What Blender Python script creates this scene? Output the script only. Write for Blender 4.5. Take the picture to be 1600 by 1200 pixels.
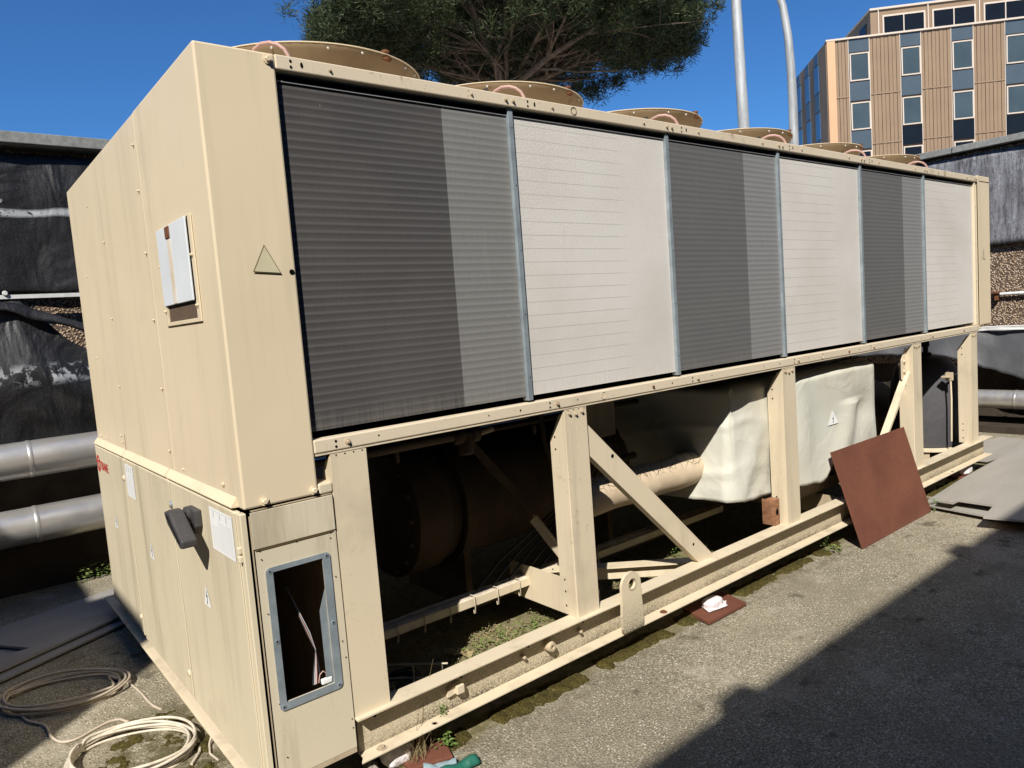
import bpy, bmesh, math, random
from mathutils import Vector, Matrix, noise
random.seed(7)
sc = bpy.context.scene
for o in list(bpy.data.objects): bpy.data.objects.remove(o)
COL = sc.collection
PI = math.pi
G = 0.09                                   # height of the yard floor

# ------------------------------------------------------------------ camera, sky, sun, exposure
cd = bpy.data.cameras.new('camera'); cam = bpy.data.objects.new('camera', cd); COL.objects.link(cam)
Fw = Vector((0.62440921, 0.77591614, -0.08981805)); Rt = Vector((0.77257389, -0.63043993, -0.07533311)); Up = Vector((0.11507706, 0.02235239, 0.99310505))
M = Matrix.Identity(4)
for i in range(3):
    M[i][0] = Rt[i]; M[i][1] = Up[i]; M[i][2] = -Fw[i]
M[0][3], M[1][3], M[2][3] = -0.65783, -2.08515, 1.58765
cam.matrix_world = M
cd.sensor_width = 36; cd.lens = 36 * 1128 / 1600; cd.clip_start = 0.05; cd.clip_end = 2000
sc.camera = cam
SUN = Vector((1, 0.85, -1.25)).normalized()
w = bpy.data.worlds.new('World'); sc.world = w; w.use_nodes = True
nt = w.node_tree; bg = nt.nodes['Background']
sky = nt.nodes.new('ShaderNodeTexSky'); sky.sky_type = 'NISHITA'; sky.sun_disc = False
sky.sun_elevation = math.asin(-SUN.z); sky.sun_rotation = math.atan2(-SUN.x, -SUN.y)
sky.altitude = 200; sky.air_density = 1.0; sky.dust_density = 0.15; sky.ozone_density = 3.0
wb = nt.nodes.new('ShaderNodeMix'); wb.data_type = 'RGBA'; wb.blend_type = 'MULTIPLY'; wb.inputs[0].default_value = 1; wb.inputs[7].default_value = (0.54, 1.10, 1.70, 1)   # camera white balance of the whole sky
nt.links.new(sky.outputs[0], wb.inputs[6]); nt.links.new(wb.outputs[2], bg.inputs[0]); bg.inputs[1].default_value = 0.051
sl = bpy.data.lights.new('sun', 'SUN'); sl.energy = 5.0; sl.angle = math.radians(0.45); sl.color = (1, 0.955, 0.88)
so = bpy.data.objects.new('sun', sl); COL.objects.link(so); so.location = (-5, -5, 12)
so.rotation_euler = SUN.to_track_quat('-Z', 'Y').to_euler()
vs = sc.view_settings; vs.view_transform = 'Standard'; vs.look = 'None'; vs.gamma = 1; vs.use_curve_mapping = False; vs.exposure = 0.42
sc.cycles.diffuse_bounces = 2; sc.cycles.max_bounces = 5

# ------------------------------------------------------------------ materials
def rgb(c): return (c[0], c[1], c[2], 1)
class NT:
    def __init__(s, name):
        s.m = bpy.data.materials.new(name); s.m.use_nodes = True; s.t = s.m.node_tree
        s.b = s.t.nodes['Principled BSDF']; s.tc = s.t.nodes.new('ShaderNodeTexCoord')
        oi = s.n('ShaderNodeObjectInfo'); s.v = s.n('ShaderNodeVectorMath'); s.v.operation = 'ADD'
        mul = s.n('ShaderNodeVectorMath'); mul.operation = 'SCALE'; mul.inputs[3].default_value = 37.0
        cb = s.n('ShaderNodeCombineXYZ')
        for i in range(2): s.l(oi.outputs['Random'], cb.inputs[i])
        s.l(cb.outputs[0], mul.inputs[0]); s.l(s.tc.outputs['Object'], s.v.inputs[0]); s.l(mul.outputs[0], s.v.inputs[1])
    def n(s, k): return s.t.nodes.new(k)
    def l(s, a, b): s.t.links.new(a, b)
    def coord(s, scale=(1, 1, 1), rnd=True):
        mp = s.n('ShaderNodeMapping'); mp.inputs['Scale'].default_value = scale
        s.l(s.v.outputs[0] if rnd else s.tc.outputs['Object'], mp.inputs[0]); return mp.outputs[0]
    def noise(s, scale, detail=4, rough=0.55, vec=None, dist=0):
        t = s.n('ShaderNodeTexNoise'); t.inputs['Scale'].default_value = scale; t.inputs['Detail'].default_value = detail
        t.inputs['Roughness'].default_value = rough; t.inputs['Distortion'].default_value = dist
        s.l(vec if vec is not None else s.v.outputs[0], t.inputs['Vector']); return t.outputs['Fac']
    def voro(s, scale, feat='F1', vec=None, out='Distance'):
        t = s.n('ShaderNodeTexVoronoi'); t.feature = feat; t.inputs['Scale'].default_value = scale
        s.l(vec if vec is not None else s.v.outputs[0], t.inputs['Vector']); return t.outputs[out]
    def ramp(s, f, a, b, lo=0.0, hi=1.0):
        t = s.n('ShaderNodeMapRange'); t.inputs['From Min'].default_value = a; t.inputs['From Max'].default_value = b
        t.inputs['To Min'].default_value = lo; t.inputs['To Max'].default_value = hi; s.l(f, t.inputs['Value']); return t.outputs[0]
    def mix(s, f, a, b, mode='MIX'):
        t = s.n('ShaderNodeMix'); t.data_type = 'RGBA'; t.blend_type = mode
        if isinstance(f, float): t.inputs[0].default_value = f
        else: s.l(f, t.inputs[0])
        for i, c in ((6, a), (7, b)):
            if isinstance(c, tuple): t.inputs[i].default_value = rgb(c)
            else: s.l(c, t.inputs[i])
        return t.outputs[2]
    def math(s, op, a, b=None):
        t = s.n('ShaderNodeMath'); t.operation = op
        for i, c in ((0, a), (1, b)):
            if c is None: continue
            if isinstance(c, (int, float)): t.inputs[i].default_value = c
            else: s.l(c, t.inputs[i])
        return t.outputs[0]
    def xyz(s, rnd=False):
        t = s.n('ShaderNodeSeparateXYZ'); s.l(s.v.outputs[0] if rnd else s.tc.outputs['Object'], t.inputs[0]); return t.outputs
    def bump(s, h, strength=0.2, dist=0.01):
        t = s.n('ShaderNodeBump'); t.inputs['Strength'].default_value = strength; t.inputs['Distance'].default_value = dist
        s.l(h, t.inputs['Height']); s.l(t.outputs[0], s.b.inputs['Normal'])
    def done(s, col, rough=0.6, metal=0.0, spec=0.4):
        for k, v_ in (('Base Color', col), ('Roughness', rough), ('Metallic', metal), ('Specular IOR Level', spec)):
            if isinstance(v_, tuple): s.b.inputs[k].default_value = rgb(v_)
            elif isinstance(v_, (int, float)): s.b.inputs[k].default_value = v_
            else: s.l(v_, s.b.inputs[k])
        return s.m

def mat_paint(name, base, dirt=(0.30, 0.25, 0.17), amt=0.35, rust=0.0, rough=0.42, wave=0.06, speck=0.0, streak=True):
    k = NT(name)
    big = k.noise(1.3, 3); fine = k.noise(240, 2)
    c = k.mix(k.ramp(big, 0.35, 0.7), base, tuple(x * 0.93 for x in base))
    c = k.mix(k.ramp(fine, 0.3, 0.7, 0, 0.06), c, (1, 1, 1), 'MULTIPLY') if False else c
    st = k.noise(1.0, 5, 0.6, k.coord((9, 9, 0.7)))
    if streak: c = k.mix(k.ramp(st, 0.52, 0.8, 0, amt), c, dirt)
    sm = k.noise(2.6, 6, 0.62)
    c = k.mix(k.ramp(sm, 0.58, 0.82, 0, amt * 0.8), c, dirt)
    if speck:
        sp = k.noise(95, 3, 0.7); gate = k.noise(5, 3)
        c = k.mix(k.math('MULTIPLY', k.ramp(sp, 0.60, 0.70, 0, 0.8), k.ramp(gate, 0.45, 0.62, 0, speck)), c, (0.13, 0.085, 0.05))
    if rust:
        r = k.noise(24, 6, 0.7); rg = k.noise(3.1, 2)
        c = k.mix(k.math('MULTIPLY', k.ramp(r, 0.60, 0.68), k.ramp(rg, 0.55, 0.66, 0, rust)), c, (0.16, 0.055, 0.022))
    k.bump(k.noise(3.0, 2, 0.4), wave, 0.03)
    return k.done(c, k.ramp(sm, 0.3, 0.8, rough, rough + 0.25), 0, 0.35)

CREAM = (0.70, 0.585, 0.405)
M_PANEL = mat_paint('cream_panel', CREAM, amt=0.34, wave=0.14)
M_DOOR = mat_paint('cream_door', (0.64, 0.555, 0.395), dirt=(0.34, 0.29, 0.20), amt=0.75, wave=0.12, speck=0.12)
M_SIDE = mat_paint('stained_cream', (0.62, 0.545, 0.40), dirt=(0.24, 0.20, 0.13), amt=0.95, speck=0.25, wave=0.12)
M_FRAME = mat_paint('cream_frame', (0.66, 0.56, 0.40), dirt=(0.28, 0.23, 0.155), amt=0.6, rust=0.3, speck=0.45, wave=0.1)
M_RAIL = mat_paint('cream_rail', (0.66, 0.56, 0.41), amt=0.5, rust=0.6, speck=0.9, streak=False)
M_FAN = mat_paint('fan_tan', (0.31, 0.225, 0.135), dirt=(0.13, 0.08, 0.05), amt=0.5, rust=0.7, rough=0.6)
M_OLD = mat_paint('dusty_tan', (0.46, 0.37, 0.25), dirt=(0.18, 0.13, 0.09), amt=0.6, rust=0.6, rough=0.7)

def mat_web():                       # channel web with grey splash dirt low down
    k = NT('splashed_channel'); z = k.xyz()[2]
    sp = k.noise(210, 5, 0.8); g = k.noise(3, 4, 0.65)
    h = k.ramp(z, 0.20, 0.385, 0.68, 0.0)
    f = k.math('ADD', k.math('MULTIPLY', k.ramp(sp, 0.46, 0.54), h), k.ramp(z, 0.2, 0.25, 0.35, 0.0))
    f = k.math('MULTIPLY', f, k.ramp(g, 0.3, 0.62, 0.55, 1.5))
    c = k.mix(f, (0.60, 0.51, 0.36), (0.085, 0.075, 0.052))
    c = k.mix(k.math('MULTIPLY', k.ramp(k.noise(40, 3), 0.6, 0.7), k.ramp(z, 0.2, 0.235, 0.7, 0.0)), c, (0.09, 0.10, 0.04))
    k.bump(sp, 0.08, 0.002)
    return k.done(c, 0.8, 0, 0.2)
M_WEB = mat_web()

def mat_coil(name, base, tube, pitch, fine, contrast, thin=False, dust=(0.30, 0.26, 0.22)):
    k = NT(name); x, y, z = k.xyz()
    ph = k.math('MULTIPLY', z, 2 * PI / pitch); s_ = k.math('SINE', ph)
    nse = k.noise(14, 3)
    band = k.ramp(s_, 0.98 if thin else 0.1, 1.0, 0, contrast)
    if thin:
        fx = k.math('FRACT', k.math('DIVIDE', k.math('SUBTRACT', x, 1.13), 1.8325)); band = k.math('MULTIPLY', band, k.ramp(fx, 0.335, 0.30, 0.12, 1.0))
    c = k.mix(k.math('MULTIPLY', band, k.ramp(k.noise(2.1, 2), 0.35, 0.65, 0.75 if thin else 0.8, 1.0)), base, tube)
    fins = k.noise(1.0, 2, 0.5, k.coord((620, 1, 14), False))
    grain = k.noise(1.0, 3, 0.7, k.coord((260, 1, 190), False))
    c = k.mix(k.ramp(fins, 0.3, 0.7, 0, fine), c, tuple(v_ * 0.45 for v_ in base))
    c = k.mix(k.ramp(grain, 0.42, 0.72, 0, fine), c, tuple(min(1, v_ * 1.7 + 0.03) for v_ in base))
    nse = k.noise(1.1, 4, 0.6, k.coord((1, 1, 1.6), False)); c = k.mix(k.ramp(nse, 0.42, 0.75, 0, 0.16 if not thin else 0.5), c, dust)
    c = k.mix(k.ramp(k.math('ADD', k.math('SUBTRACT', 0.9, k.math('MULTIPLY', x, 1.0 if not thin else 0.0)), k.math('MULTIPLY', k.math('SUBTRACT', 2.4, z), -0.35)), 0.9, 0.0, 0.0, 0.22 if not thin else 0.0), c, (0.16, 0.155, 0.15))  # coil shading gradient painted in, stronger to the right and lower down
    low = k.math('MULTIPLY', k.ramp(z, 1.28, 1.36, 0.45, 0.0), k.ramp(k.noise(1.0, 3, 0.6, k.coord((110, 1, 4), False)), 0.38, 0.7))
    c = k.mix(low, c, dust)
    pits = k.voro(22 if thin else 15, vec=k.coord((1.6, 1, 0.7 if thin else 0.42))); pj = k.math('ADD', pits, k.ramp(k.noise(60, 2), 0, 1, -0.05, 0.09))
    c = k.mix(k.ramp(pj, 0.0, 0.09 if thin else 0.05, 0.95, 0.0), c, tuple(min(0.8, v_ * 3 + 0.12) for v_ in base) if not thin else (0.88, 0.86, 0.84))
    gr2 = k.noise(1.0, 2, 0.7, k.coord((170, 1, 150), False)); gA = k.ramp(k.math('SUBTRACT', k.math('MULTIPLY', k.math('SUBTRACT', z, 1.28), 0.7), k.math('MULTIPLY', k.math('SUBTRACT', x, 1.1), 0.30)), 0.15, 0.7, 0.25, 1.0)
    if thin: c = k.mix(k.math('MULTIPLY', k.ramp(gr2, 0.50, 0.66, 0, 0.42), gA), c, (0.36, 0.33, 0.29)); c = k.mix(k.math('MULTIPLY', k.ramp(gr2, 0.48, 0.34, 0, 0.55), gA), c, (0.80, 0.77, 0.72))
    c = k.mix(k.math('MULTIPLY', k.ramp(k.noise(1.0, 4, 0.7, k.coord((40, 1, 2.5), False)), 0.58, 0.70, 0, 0.35), k.ramp(k.noise(2.5, 2), 0.4, 0.6)), c, tuple(v_ * (1.5 if not thin else 0.8) for v_ in base))
    k.bump(k.math('ADD', fins, k.math('MULTIPLY', s_, 0.0 if thin else 0.6)), 0.25, 0.002)
    return k.done(c, 0.6, 0.25 if not thin else 0.0, 0.35)
M_COIL_DARK = mat_coil('coil_dark', (0.053, 0.049, 0.047), (0.138, 0.128, 0.122), 0.0249, 0.4, 0.95)
M_COIL_MID = mat_coil('coil_mid', (0.235, 0.232, 0.215), (0.35, 0.35, 0.335), 0.0249, 0.35, 0.8)
M_COIL_GREY = mat_coil('coil_grey', (0.138, 0.138, 0.136), (0.180, 0.180, 0.178), 0.0249, 0.35, 0.7)
M_COIL_LGREY = mat_coil('coil_light_grey', (0.275, 0.275, 0.27), (0.38, 0.38, 0.37), 0.0249, 0.25, 0.8)
M_COIL_PALE = mat_coil('coil_pale', (0.64, 0.61, 0.56), (0.24, 0.22, 0.20), 0.0510, 0.12, 0.8, thin=True, dust=(0.46, 0.40, 0.34))

def mat_simple(name, base, rough=0.6, metal=0.0, spec=0.4, var=0.15, scale=6, bump=0.1, bscale=30, bd=0.005, second=None):
    k = NT(name); f = k.noise(scale, 5, 0.6)
    c = k.mix(k.ramp(f, 0.35, 0.68), base, second or tuple(x * (1 - var) for x in base))
    if bump: k.bump(k.noise(bscale, 4), bump, bd)
    return k.done(c, rough, metal, spec)
M_GALV = mat_simple('galvanised_steel', (0.33, 0.38, 0.405), 0.45, 0.3, 0.5, 0.3, 14)
M_BLACK = mat_simple('black_gap', (0.006, 0.006, 0.006), 1.0, 0, 0.0, 0.1)
M_HANDLE = mat_simple('dark_grey_plastic', (0.055, 0.052, 0.052), 0.55, 0, 0.4, 0.3, 20, 0.2, 200, 0.001)
M_WHITE = mat_simple('white_sticker', (0.80, 0.80, 0.78), 0.5, 0, 0.3, 0.06)
M_INK = mat_simple('black_ink', (0.02, 0.02, 0.02), 0.6, 0, 0.2, 0.1)
M_GREYINK = mat_simple('grey_ink', (0.42, 0.42, 0.44), 0.6, 0, 0.2, 0.1)
M_RED = mat_simple('red_print', (0.60, 0.035, 0.02), 0.5, 0, 0.3, 0.1)
M_YEL = mat_simple('faded_yellow_sticker', (0.60, 0.545, 0.36), 0.6, 0, 0.2, 0.15)
M_YEDGE = mat_simple('sticker_edge', (0.12, 0.085, 0.035), 0.8, 0, 0.2, 0.2)
M_PIPE = None
def mat_clad():
    k = NT('aluminium_cladding'); f = k.noise(1.0, 4, 0.6, k.coord((1.2, 14, 14))); g = k.noise(7, 5)
    c = k.mix(k.ramp(f, 0.3, 0.7), (0.62, 0.60, 0.57), (0.46, 0.44, 0.41)); c = k.mix(k.ramp(g, 0.55, 0.8, 0, 0.5), c, (0.30, 0.25, 0.19))
    k.bump(g, 0.08, 0.02); return k.done(c, k.ramp(g, 0.3, 0.8, 0.27, 0.5), 0.7, 0.5)
M_CLAD = mat_clad()
def mat_rust():
    k = NT('rusty_sheet'); f = k.noise(3.2, 6, 0.62); g = k.noise(60, 3)
    c = k.mix(k.ramp(f, 0.32, 0.7), (0.205, 0.078, 0.045), (0.135, 0.052, 0.033)); c = k.mix(k.ramp(g, 0.35, 0.75, 0, 0.35), c, (0.10, 0.04, 0.03))
    d = k.voro(55); c = k.mix(k.math('MULTIPLY', k.ramp(d, 0.0, 0.14, 0.8, 0), k.ramp(k.noise(6, 2), 0.5, 0.64)), c, (0.42, 0.33, 0.25))
    k.bump(g, 0.25, 0.003); return k.done(c, 0.75, 0.1, 0.25)
M_RUST = mat_rust()
M_RUSTB = mat_simple('rust_brown', (0.20, 0.085, 0.04), 0.85, 0.1, 0.2, 0.4, 25, 0.4, 90, 0.004, (0.10, 0.04, 0.025))
def mat_cloth(name, base, dirt):
    k = NT(name); f = k.noise(2.2, 4, 0.6, k.coord((1.4, 1.4, 0.6))); fine = k.noise(300, 2)
    c = k.mix(k.ramp(f, 0.42, 0.72), base, dirt); cr = k.math('ABSOLUTE', k.math('SUBTRACT', k.noise(2.6, 3, 0.5, k.coord((1, 1, 1)), 1.8), 0.5)); k.bump(k.math('ADD', k.math('MULTIPLY', fine, 0.15), k.math('ADD', k.math('MULTIPLY', k.ramp(cr, 0, 0.10, 1, 0), 0.35), k.math('MULTIPLY', k.noise(5, 2, 0.45, None, 0.3), 1.2))), 0.20, 0.02)
    return k.done(c, 0.62, 0, 0.35)
M_COVER = mat_cloth('pale_vinyl', (0.56, 0.55, 0.47), (0.50, 0.46, 0.36))
M_FOAM = mat_cloth('black_foam', (0.070, 0.067, 0.072), (0.10, 0.093, 0.093))
M_CABLE = mat_simple('beige_cable', (0.50, 0.42, 0.32), 0.5, 0, 0.4, 0.25, 10, 0.05)
M_CABLE2 = mat_simple('bleached_cable', (0.66, 0.58, 0.46), 0.5, 0, 0.4, 0.3, 30, 0.05)
M_WIREB = mat_simple('black_cable', (0.03, 0.03, 0.035), 0.45, 0, 0.4, 0.2)
M_PINK = mat_simple('pink_cable', (0.52, 0.32, 0.27), 0.5, 0, 0.4, 0.2)
M_BAG = mat_simple('white_wrapped_block', (0.78, 0.72, 0.72), 0.6, 0, 0.3, 0.12, 30, 0.9, 55, 0.01)
M_GREEN = mat_simple('green_plastic', (0.02, 0.13, 0.09), 0.4, 0, 0.4, 0.3, 20, 0.4, 40, 0.01)
M_BLUEG = mat_simple('blue_grey_fabric', (0.25, 0.33, 0.36), 0.8, 0, 0.2, 0.3, 20, 0.4, 80, 0.01)
M_GSHEET = None
def mat_gsheet(name, a, b):
    k = NT(name); f = k.noise(1.0, 5, 0.6, k.coord((1.0, 5, 5))); g = k.noise(38, 4, 0.7)
    c = k.mix(k.ramp(f, 0.3, 0.72), a, b); c = k.mix(k.ramp(g, 0.55, 0.75, 0, 0.5), c, tuple(x * 0.72 for x in b))
    k.bump(k.noise(5, 3), 0.12, 0.02); return k.done(c, 0.6, 0.1, 0.35)
M_SHEET = mat_gsheet('weathered_grey_sheet', (0.37, 0.345, 0.30), (0.30, 0.28, 0.24))
M_SHEET2 = mat_gsheet('dull_grey_sheet', (0.33, 0.31, 0.29), (0.26, 0.245, 0.225))

def mat_ground():
    k = NT('old_aggregate_concrete'); L = k.coord((1, 1, 1), False)
    big = k.noise(1.1, 5, 0.6, L); mid = k.noise(9, 6, 0.7, L); fine = k.noise(150, 5, 0.75, L)
    c = k.mix(k.ramp(big, 0.35, 0.68), (0.365, 0.322, 0.228), (0.25, 0.22, 0.15))
    c = k.mix(k.ramp(mid, 0.42, 0.74, 0, 0.5), c, (0.17, 0.145, 0.10))
    c = k.mix(k.ramp(fine, 0.40, 0.50, 0.85, 0.0), c, (0.10, 0.086, 0.056))
    c = k.mix(k.ramp(fine, 0.55, 0.60, 0, 0.9), c, (0.60, 0.55, 0.44))
    st = k.voro(85, vec=L); stc = k.voro(85, vec=L, out='Color')
    sep = k.n('ShaderNodeSeparateColor'); k.l(stc, sep.inputs[0])
    pick = k.math('MULTIPLY', k.ramp(st, 0.25, 0.38, 1, 0), k.ramp(sep.outputs[0], 0.70, 0.76))
    c = k.mix(k.math('MULTIPLY', pick, 0.9), c, (0.66, 0.60, 0.49))
    pick2 = k.math('MULTIPLY', k.ramp(st, 0.25, 0.40, 1, 0), k.ramp(sep.outputs[1], 0.72, 0.8))
    c = k.mix(k.math('MULTIPLY', pick2, 0.6), c, (0.07, 0.055, 0.04))
    blot = k.noise(6.5, 5, 0.62, L)
    c = k.mix(k.ramp(blot, 0.60, 0.68, 0, 0.75), c, (0.085, 0.07, 0.045))
    c = k.mix(k.ramp(k.noise(3.1, 5, 0.65, L), 0.48, 0.66, 0, 0.55), c, (0.20, 0.172, 0.12))
    c = k.mix(k.ramp(k.noise(1.7, 5, 0.7, k.coord((1, 1, 1), True)), 0.56, 0.66, 0, 0.5), c, (0.46, 0.41, 0.325))
    # moss and damp soil under the machine and along its edge
    x, y, z = k.xyz()
    edge = k.math('ADD', y, k.math('MULTIPLY', k.noise(4.5, 5, 0.6, L), 0.22))
    m = k.math('MULTIPLY', k.ramp(edge, 0.10, 0.15), k.ramp(y, 2.6, 2.3))
    m = k.math('MULTIPLY', m, k.ramp(x, 6.6, 6.2)); m = k.math('MULTIPLY', m, k.ramp(x, 0.15, 0.4))
    mc = k.mix(k.ramp(k.noise(30, 5, 0.7, L), 0.4, 0.62), (0.24, 0.205, 0.125), (0.14, 0.125, 0.05))
    c = k.mix(m, c, mc)
    damp = k.math('MULTIPLY', k.ramp(k.math('ADD', x, k.math('MULTIPLY', k.noise(6, 5, 0.6, L), -0.35)), -0.50, -0.42), k.ramp(x, 0.10, 0.0))
    damp = k.math('MULTIPLY', damp, k.math('MULTIPLY', k.ramp(y, 1.25, 1.0), k.ramp(k.noise(11, 6, 0.7, L), 0.40, 0.56)))
    c = k.mix(k.math('MULTIPLY', damp, 0.85), c, (0.085, 0.072, 0.030))
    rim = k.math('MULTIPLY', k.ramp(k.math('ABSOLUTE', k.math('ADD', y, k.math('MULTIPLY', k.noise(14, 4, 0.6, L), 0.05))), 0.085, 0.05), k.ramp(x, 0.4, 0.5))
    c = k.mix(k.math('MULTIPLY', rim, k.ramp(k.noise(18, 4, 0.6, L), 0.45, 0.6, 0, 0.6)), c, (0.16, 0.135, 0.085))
    k.bump(k.math('ADD', k.math('MULTIPLY', fine, 1.0), k.math('MULTIPLY', k.ramp(st, 0, 0.5, 1, 0), 0.6)), 0.8, 0.006)
    return k.done(c, 0.92, 0, 0.15)
M_GROUND = mat_ground()
def mat_moss():
    k = NT('moss'); f = k.noise(22, 5, 0.7); g = k.noise(140, 3, 0.7)
    c = k.mix(k.ramp(f, 0.38, 0.66), (0.085, 0.070, 0.016), (0.045, 0.036, 0.012)); c = k.mix(k.ramp(g, 0.52, 0.66, 0, 0.8), c, (0.22, 0.18, 0.07)); c = k.mix(k.ramp(k.noise(300, 2, 0.7), 0.42, 0.52, 0.6, 0), c, (0.025, 0.02, 0.008))
    k.bump(g, 0.9, 0.01); return k.done(c, 0.95, 0, 0.1)
M_MOSS = mat_moss()
def mat_leaf(name, a, b, tr=0.25):
    k = NT(name); f = k.noise(9, 3); c = k.mix(k.ramp(f, 0.35, 0.65), a, b); m = k.done(c, 0.6, 0, 0.3)
    return m
M_LEAF = mat_leaf('weed_leaf', (0.10, 0.17, 0.035), (0.17, 0.20, 0.06))
M_MOSSF = mat_leaf('moss_strands', (0.13, 0.115, 0.025), (0.07, 0.06, 0.015))
M_DRY = mat_leaf('dry_grass', (0.36, 0.30, 0.16), (0.24, 0.18, 0.09))
M_NEED = mat_leaf('pine_needles', (0.018, 0.030, 0.009), (0.062, 0.078, 0.027))
M_BARK = mat_simple('pine_bark', (0.26, 0.20, 0.155), 0.95, 0, 0.1, 0.45, 5, 0.8, 12, 0.05, (0.12, 0.088, 0.065))
def mat_gravelwall():
    k = NT('exposed_aggregate_panel'); d = k.voro(62); cc = k.voro(62, out='Color')
    sep = k.n('ShaderNodeSeparateColor'); k.l(cc, sep.inputs[0])
    c = k.mix(k.ramp(sep.outputs[0], 0.1, 0.9), (0.44, 0.32, 0.22), (0.26, 0.185, 0.12)); c = k.mix(k.ramp(sep.outputs[1], 0.7, 0.8), c, (0.56, 0.45, 0.34))
    c = k.mix(k.ramp(d, 0.42, 0.62), c, (0.10, 0.07, 0.05)); k.bump(k.ramp(d, 0, 0.6, 1, 0), 0.9, 0.012); return k.done(c, 0.9, 0, 0.2)
M_AGG = mat_gravelwall()
def mat_bitumen():
    k = NT('black_bitumen_sheet'); x, y, z = k.xyz()
    f = k.noise(2.0, 5, 0.65); g = k.noise(1.0, 5, 0.7, k.coord((6, 6, 1.5)))
    c = k.mix(k.ramp(f, 0.35, 0.7), (0.010, 0.010, 0.011), (0.021, 0.021, 0.023))
    c = k.mix(k.ramp(k.noise(90, 3, 0.7), 0.5, 0.75, 0, 0.5), c, (0.06, 0.06, 0.065))
    wear = k.noise(11, 9, 0.72, dist=0.4)
    def line(z0, h, s_):
        zz = k.math('ABSOLUTE', k.math('SUBTRACT', k.math('ADD', z, k.math('MULTIPLY', k.noise(3, 3), 0.05)), z0 + 0.025))
        return k.math('MULTIPLY', k.ramp(zz, h, h * 0.35), k.ramp(wear, 0.52 - s_, 0.56 - s_))
    c = k.mix(line(2.50, 0.030, 0.13), c, (0.40, 0.42, 0.43))
    c = k.mix(line(1.46, 0.075, 0.02), c, (0.30, 0.315, 0.33))
    c = k.mix(k.ramp(wear, 0.68, 0.695, 0, 0.85), c, (0.34, 0.36, 0.38))
    wr = k.noise(2.1, 3, 0.5, k.coord((1.4, 1.4, 0.8)), 1.2)
    k.bump(k.math('ADD', k.math('MULTIPLY', k.noise(160, 2), 0.12), k.math('ADD', k.math('MULTIPLY', g, 0.5), k.math('MULTIPLY', wr, 3.6))), 0.42, 0.04)
    return k.done(c, k.ramp(f, 0.3, 0.7, 0.36, 0.6), 0, 0.4)
M_BIT = mat_bitumen()
def mat_silver():
    k = NT('silvered_bitumen_sheet'); v = k.coord((9, 9, 1.2)); f = k.noise(2.6, 7, 0.8); g = k.noise(1.2, 6, 0.72, v, 0.6)
    g2 = k.noise(1.0, 6, 0.8, k.coord((26, 26, 5)), 0.4)
    c = k.mix(k.ramp(g, 0.40, 0.62), (0.27, 0.27, 0.285), (0.11, 0.108, 0.112))
    c = k.mix(k.ramp(f, 0.54, 0.66, 0, 0.8), c, (0.36, 0.37, 0.40)); c = k.mix(k.ramp(g2, 0.52, 0.60, 0, 0.85), c, (0.06, 0.058, 0.06)); c = k.mix(k.ramp(g2, 0.44, 0.36, 0, 0.5), c, (0.38, 0.38, 0.40)); c = k.mix(k.ramp(k.noise(60, 4, 0.8), 0.52, 0.6, 0, 0.6), c, (0.07, 0.068, 0.07))
    k.bump(g, 0.4, 0.02); return k.done(c, 0.5, 0.15, 0.4)
M_SILV = mat_silver()
M_FLAP = mat_simple('grey_rubber_sheet', (0.085, 0.087, 0.092), 0.5, 0, 0.45, 0.25, 3, 0.2, 9, 0.03)
M_COPE = mat_simple('grey_coping', (0.27, 0.275, 0.255), 0.7, 0.1, 0.3, 0.35, 30, 0.2, 70, 0.005)
M_PLINTH = mat_simple('dark_brown_concrete', (0.060, 0.046, 0.034), 0.9, 0, 0.2, 0.45, 5, 0.5, 30, 0.01)  # very dark brown concrete with noise variation
M_BATTEN = mat_simple('white_batten', (0.66, 0.66, 0.64), 0.5, 0, 0.3, 0.2, 20)
def mat_post():
    k = NT('galvanised_lamp_post'); f = k.noise(1.0, 5, 0.65, k.coord((7, 7, 1.4))); c = k.mix(k.ramp(f, 0.4, 0.66), (0.47, 0.47, 0.45), (0.30, 0.30, 0.285))
    return k.done(c, 0.55, 0.2, 0.4)
M_POST = mat_post()
M_TANCLAD = mat_simple('tan_metal_cladding', (0.275, 0.185, 0.112), 0.6, 0.1, 0.35, 0.12, 0.8, 0)
M_TANEDGE = mat_simple('orange_corner_cladding', (0.62, 0.36, 0.20), 0.6, 0.1, 0.35, 0.1, 0.8, 0)
M_WFRAME = mat_simple('pale_window_frame', (0.60, 0.50, 0.40), 0.5, 0.1, 0.4, 0.08, 5, 0)
M_GLASS = mat_simple('slate_reflection_glass', (0.060, 0.085, 0.095), 0.12, 0, 0.3, 0.25, 0.6, 0)  # slate blue base colour stands in for reflected sky
M_SPAN = mat_simple('blue_grey_spandrel', (0.072, 0.095, 0.115), 0.3, 0, 0.3, 0.12, 1, 0)
M_DGLASS = mat_simple('dark_glass', (0.010, 0.012, 0.016), 0.15, 0, 0.2, 0.2, 1, 0)
M_SKYG = mat_simple('blue_strip_glass', (0.05, 0.12, 0.24), 0.1, 0, 0.5, 0.2, 1, 0)
M_PLASTER = mat_simple('grey_render', (0.33, 0.30, 0.26), 0.9, 0, 0.2, 0.2, 2, 0.1, 20, 0.01)

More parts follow.
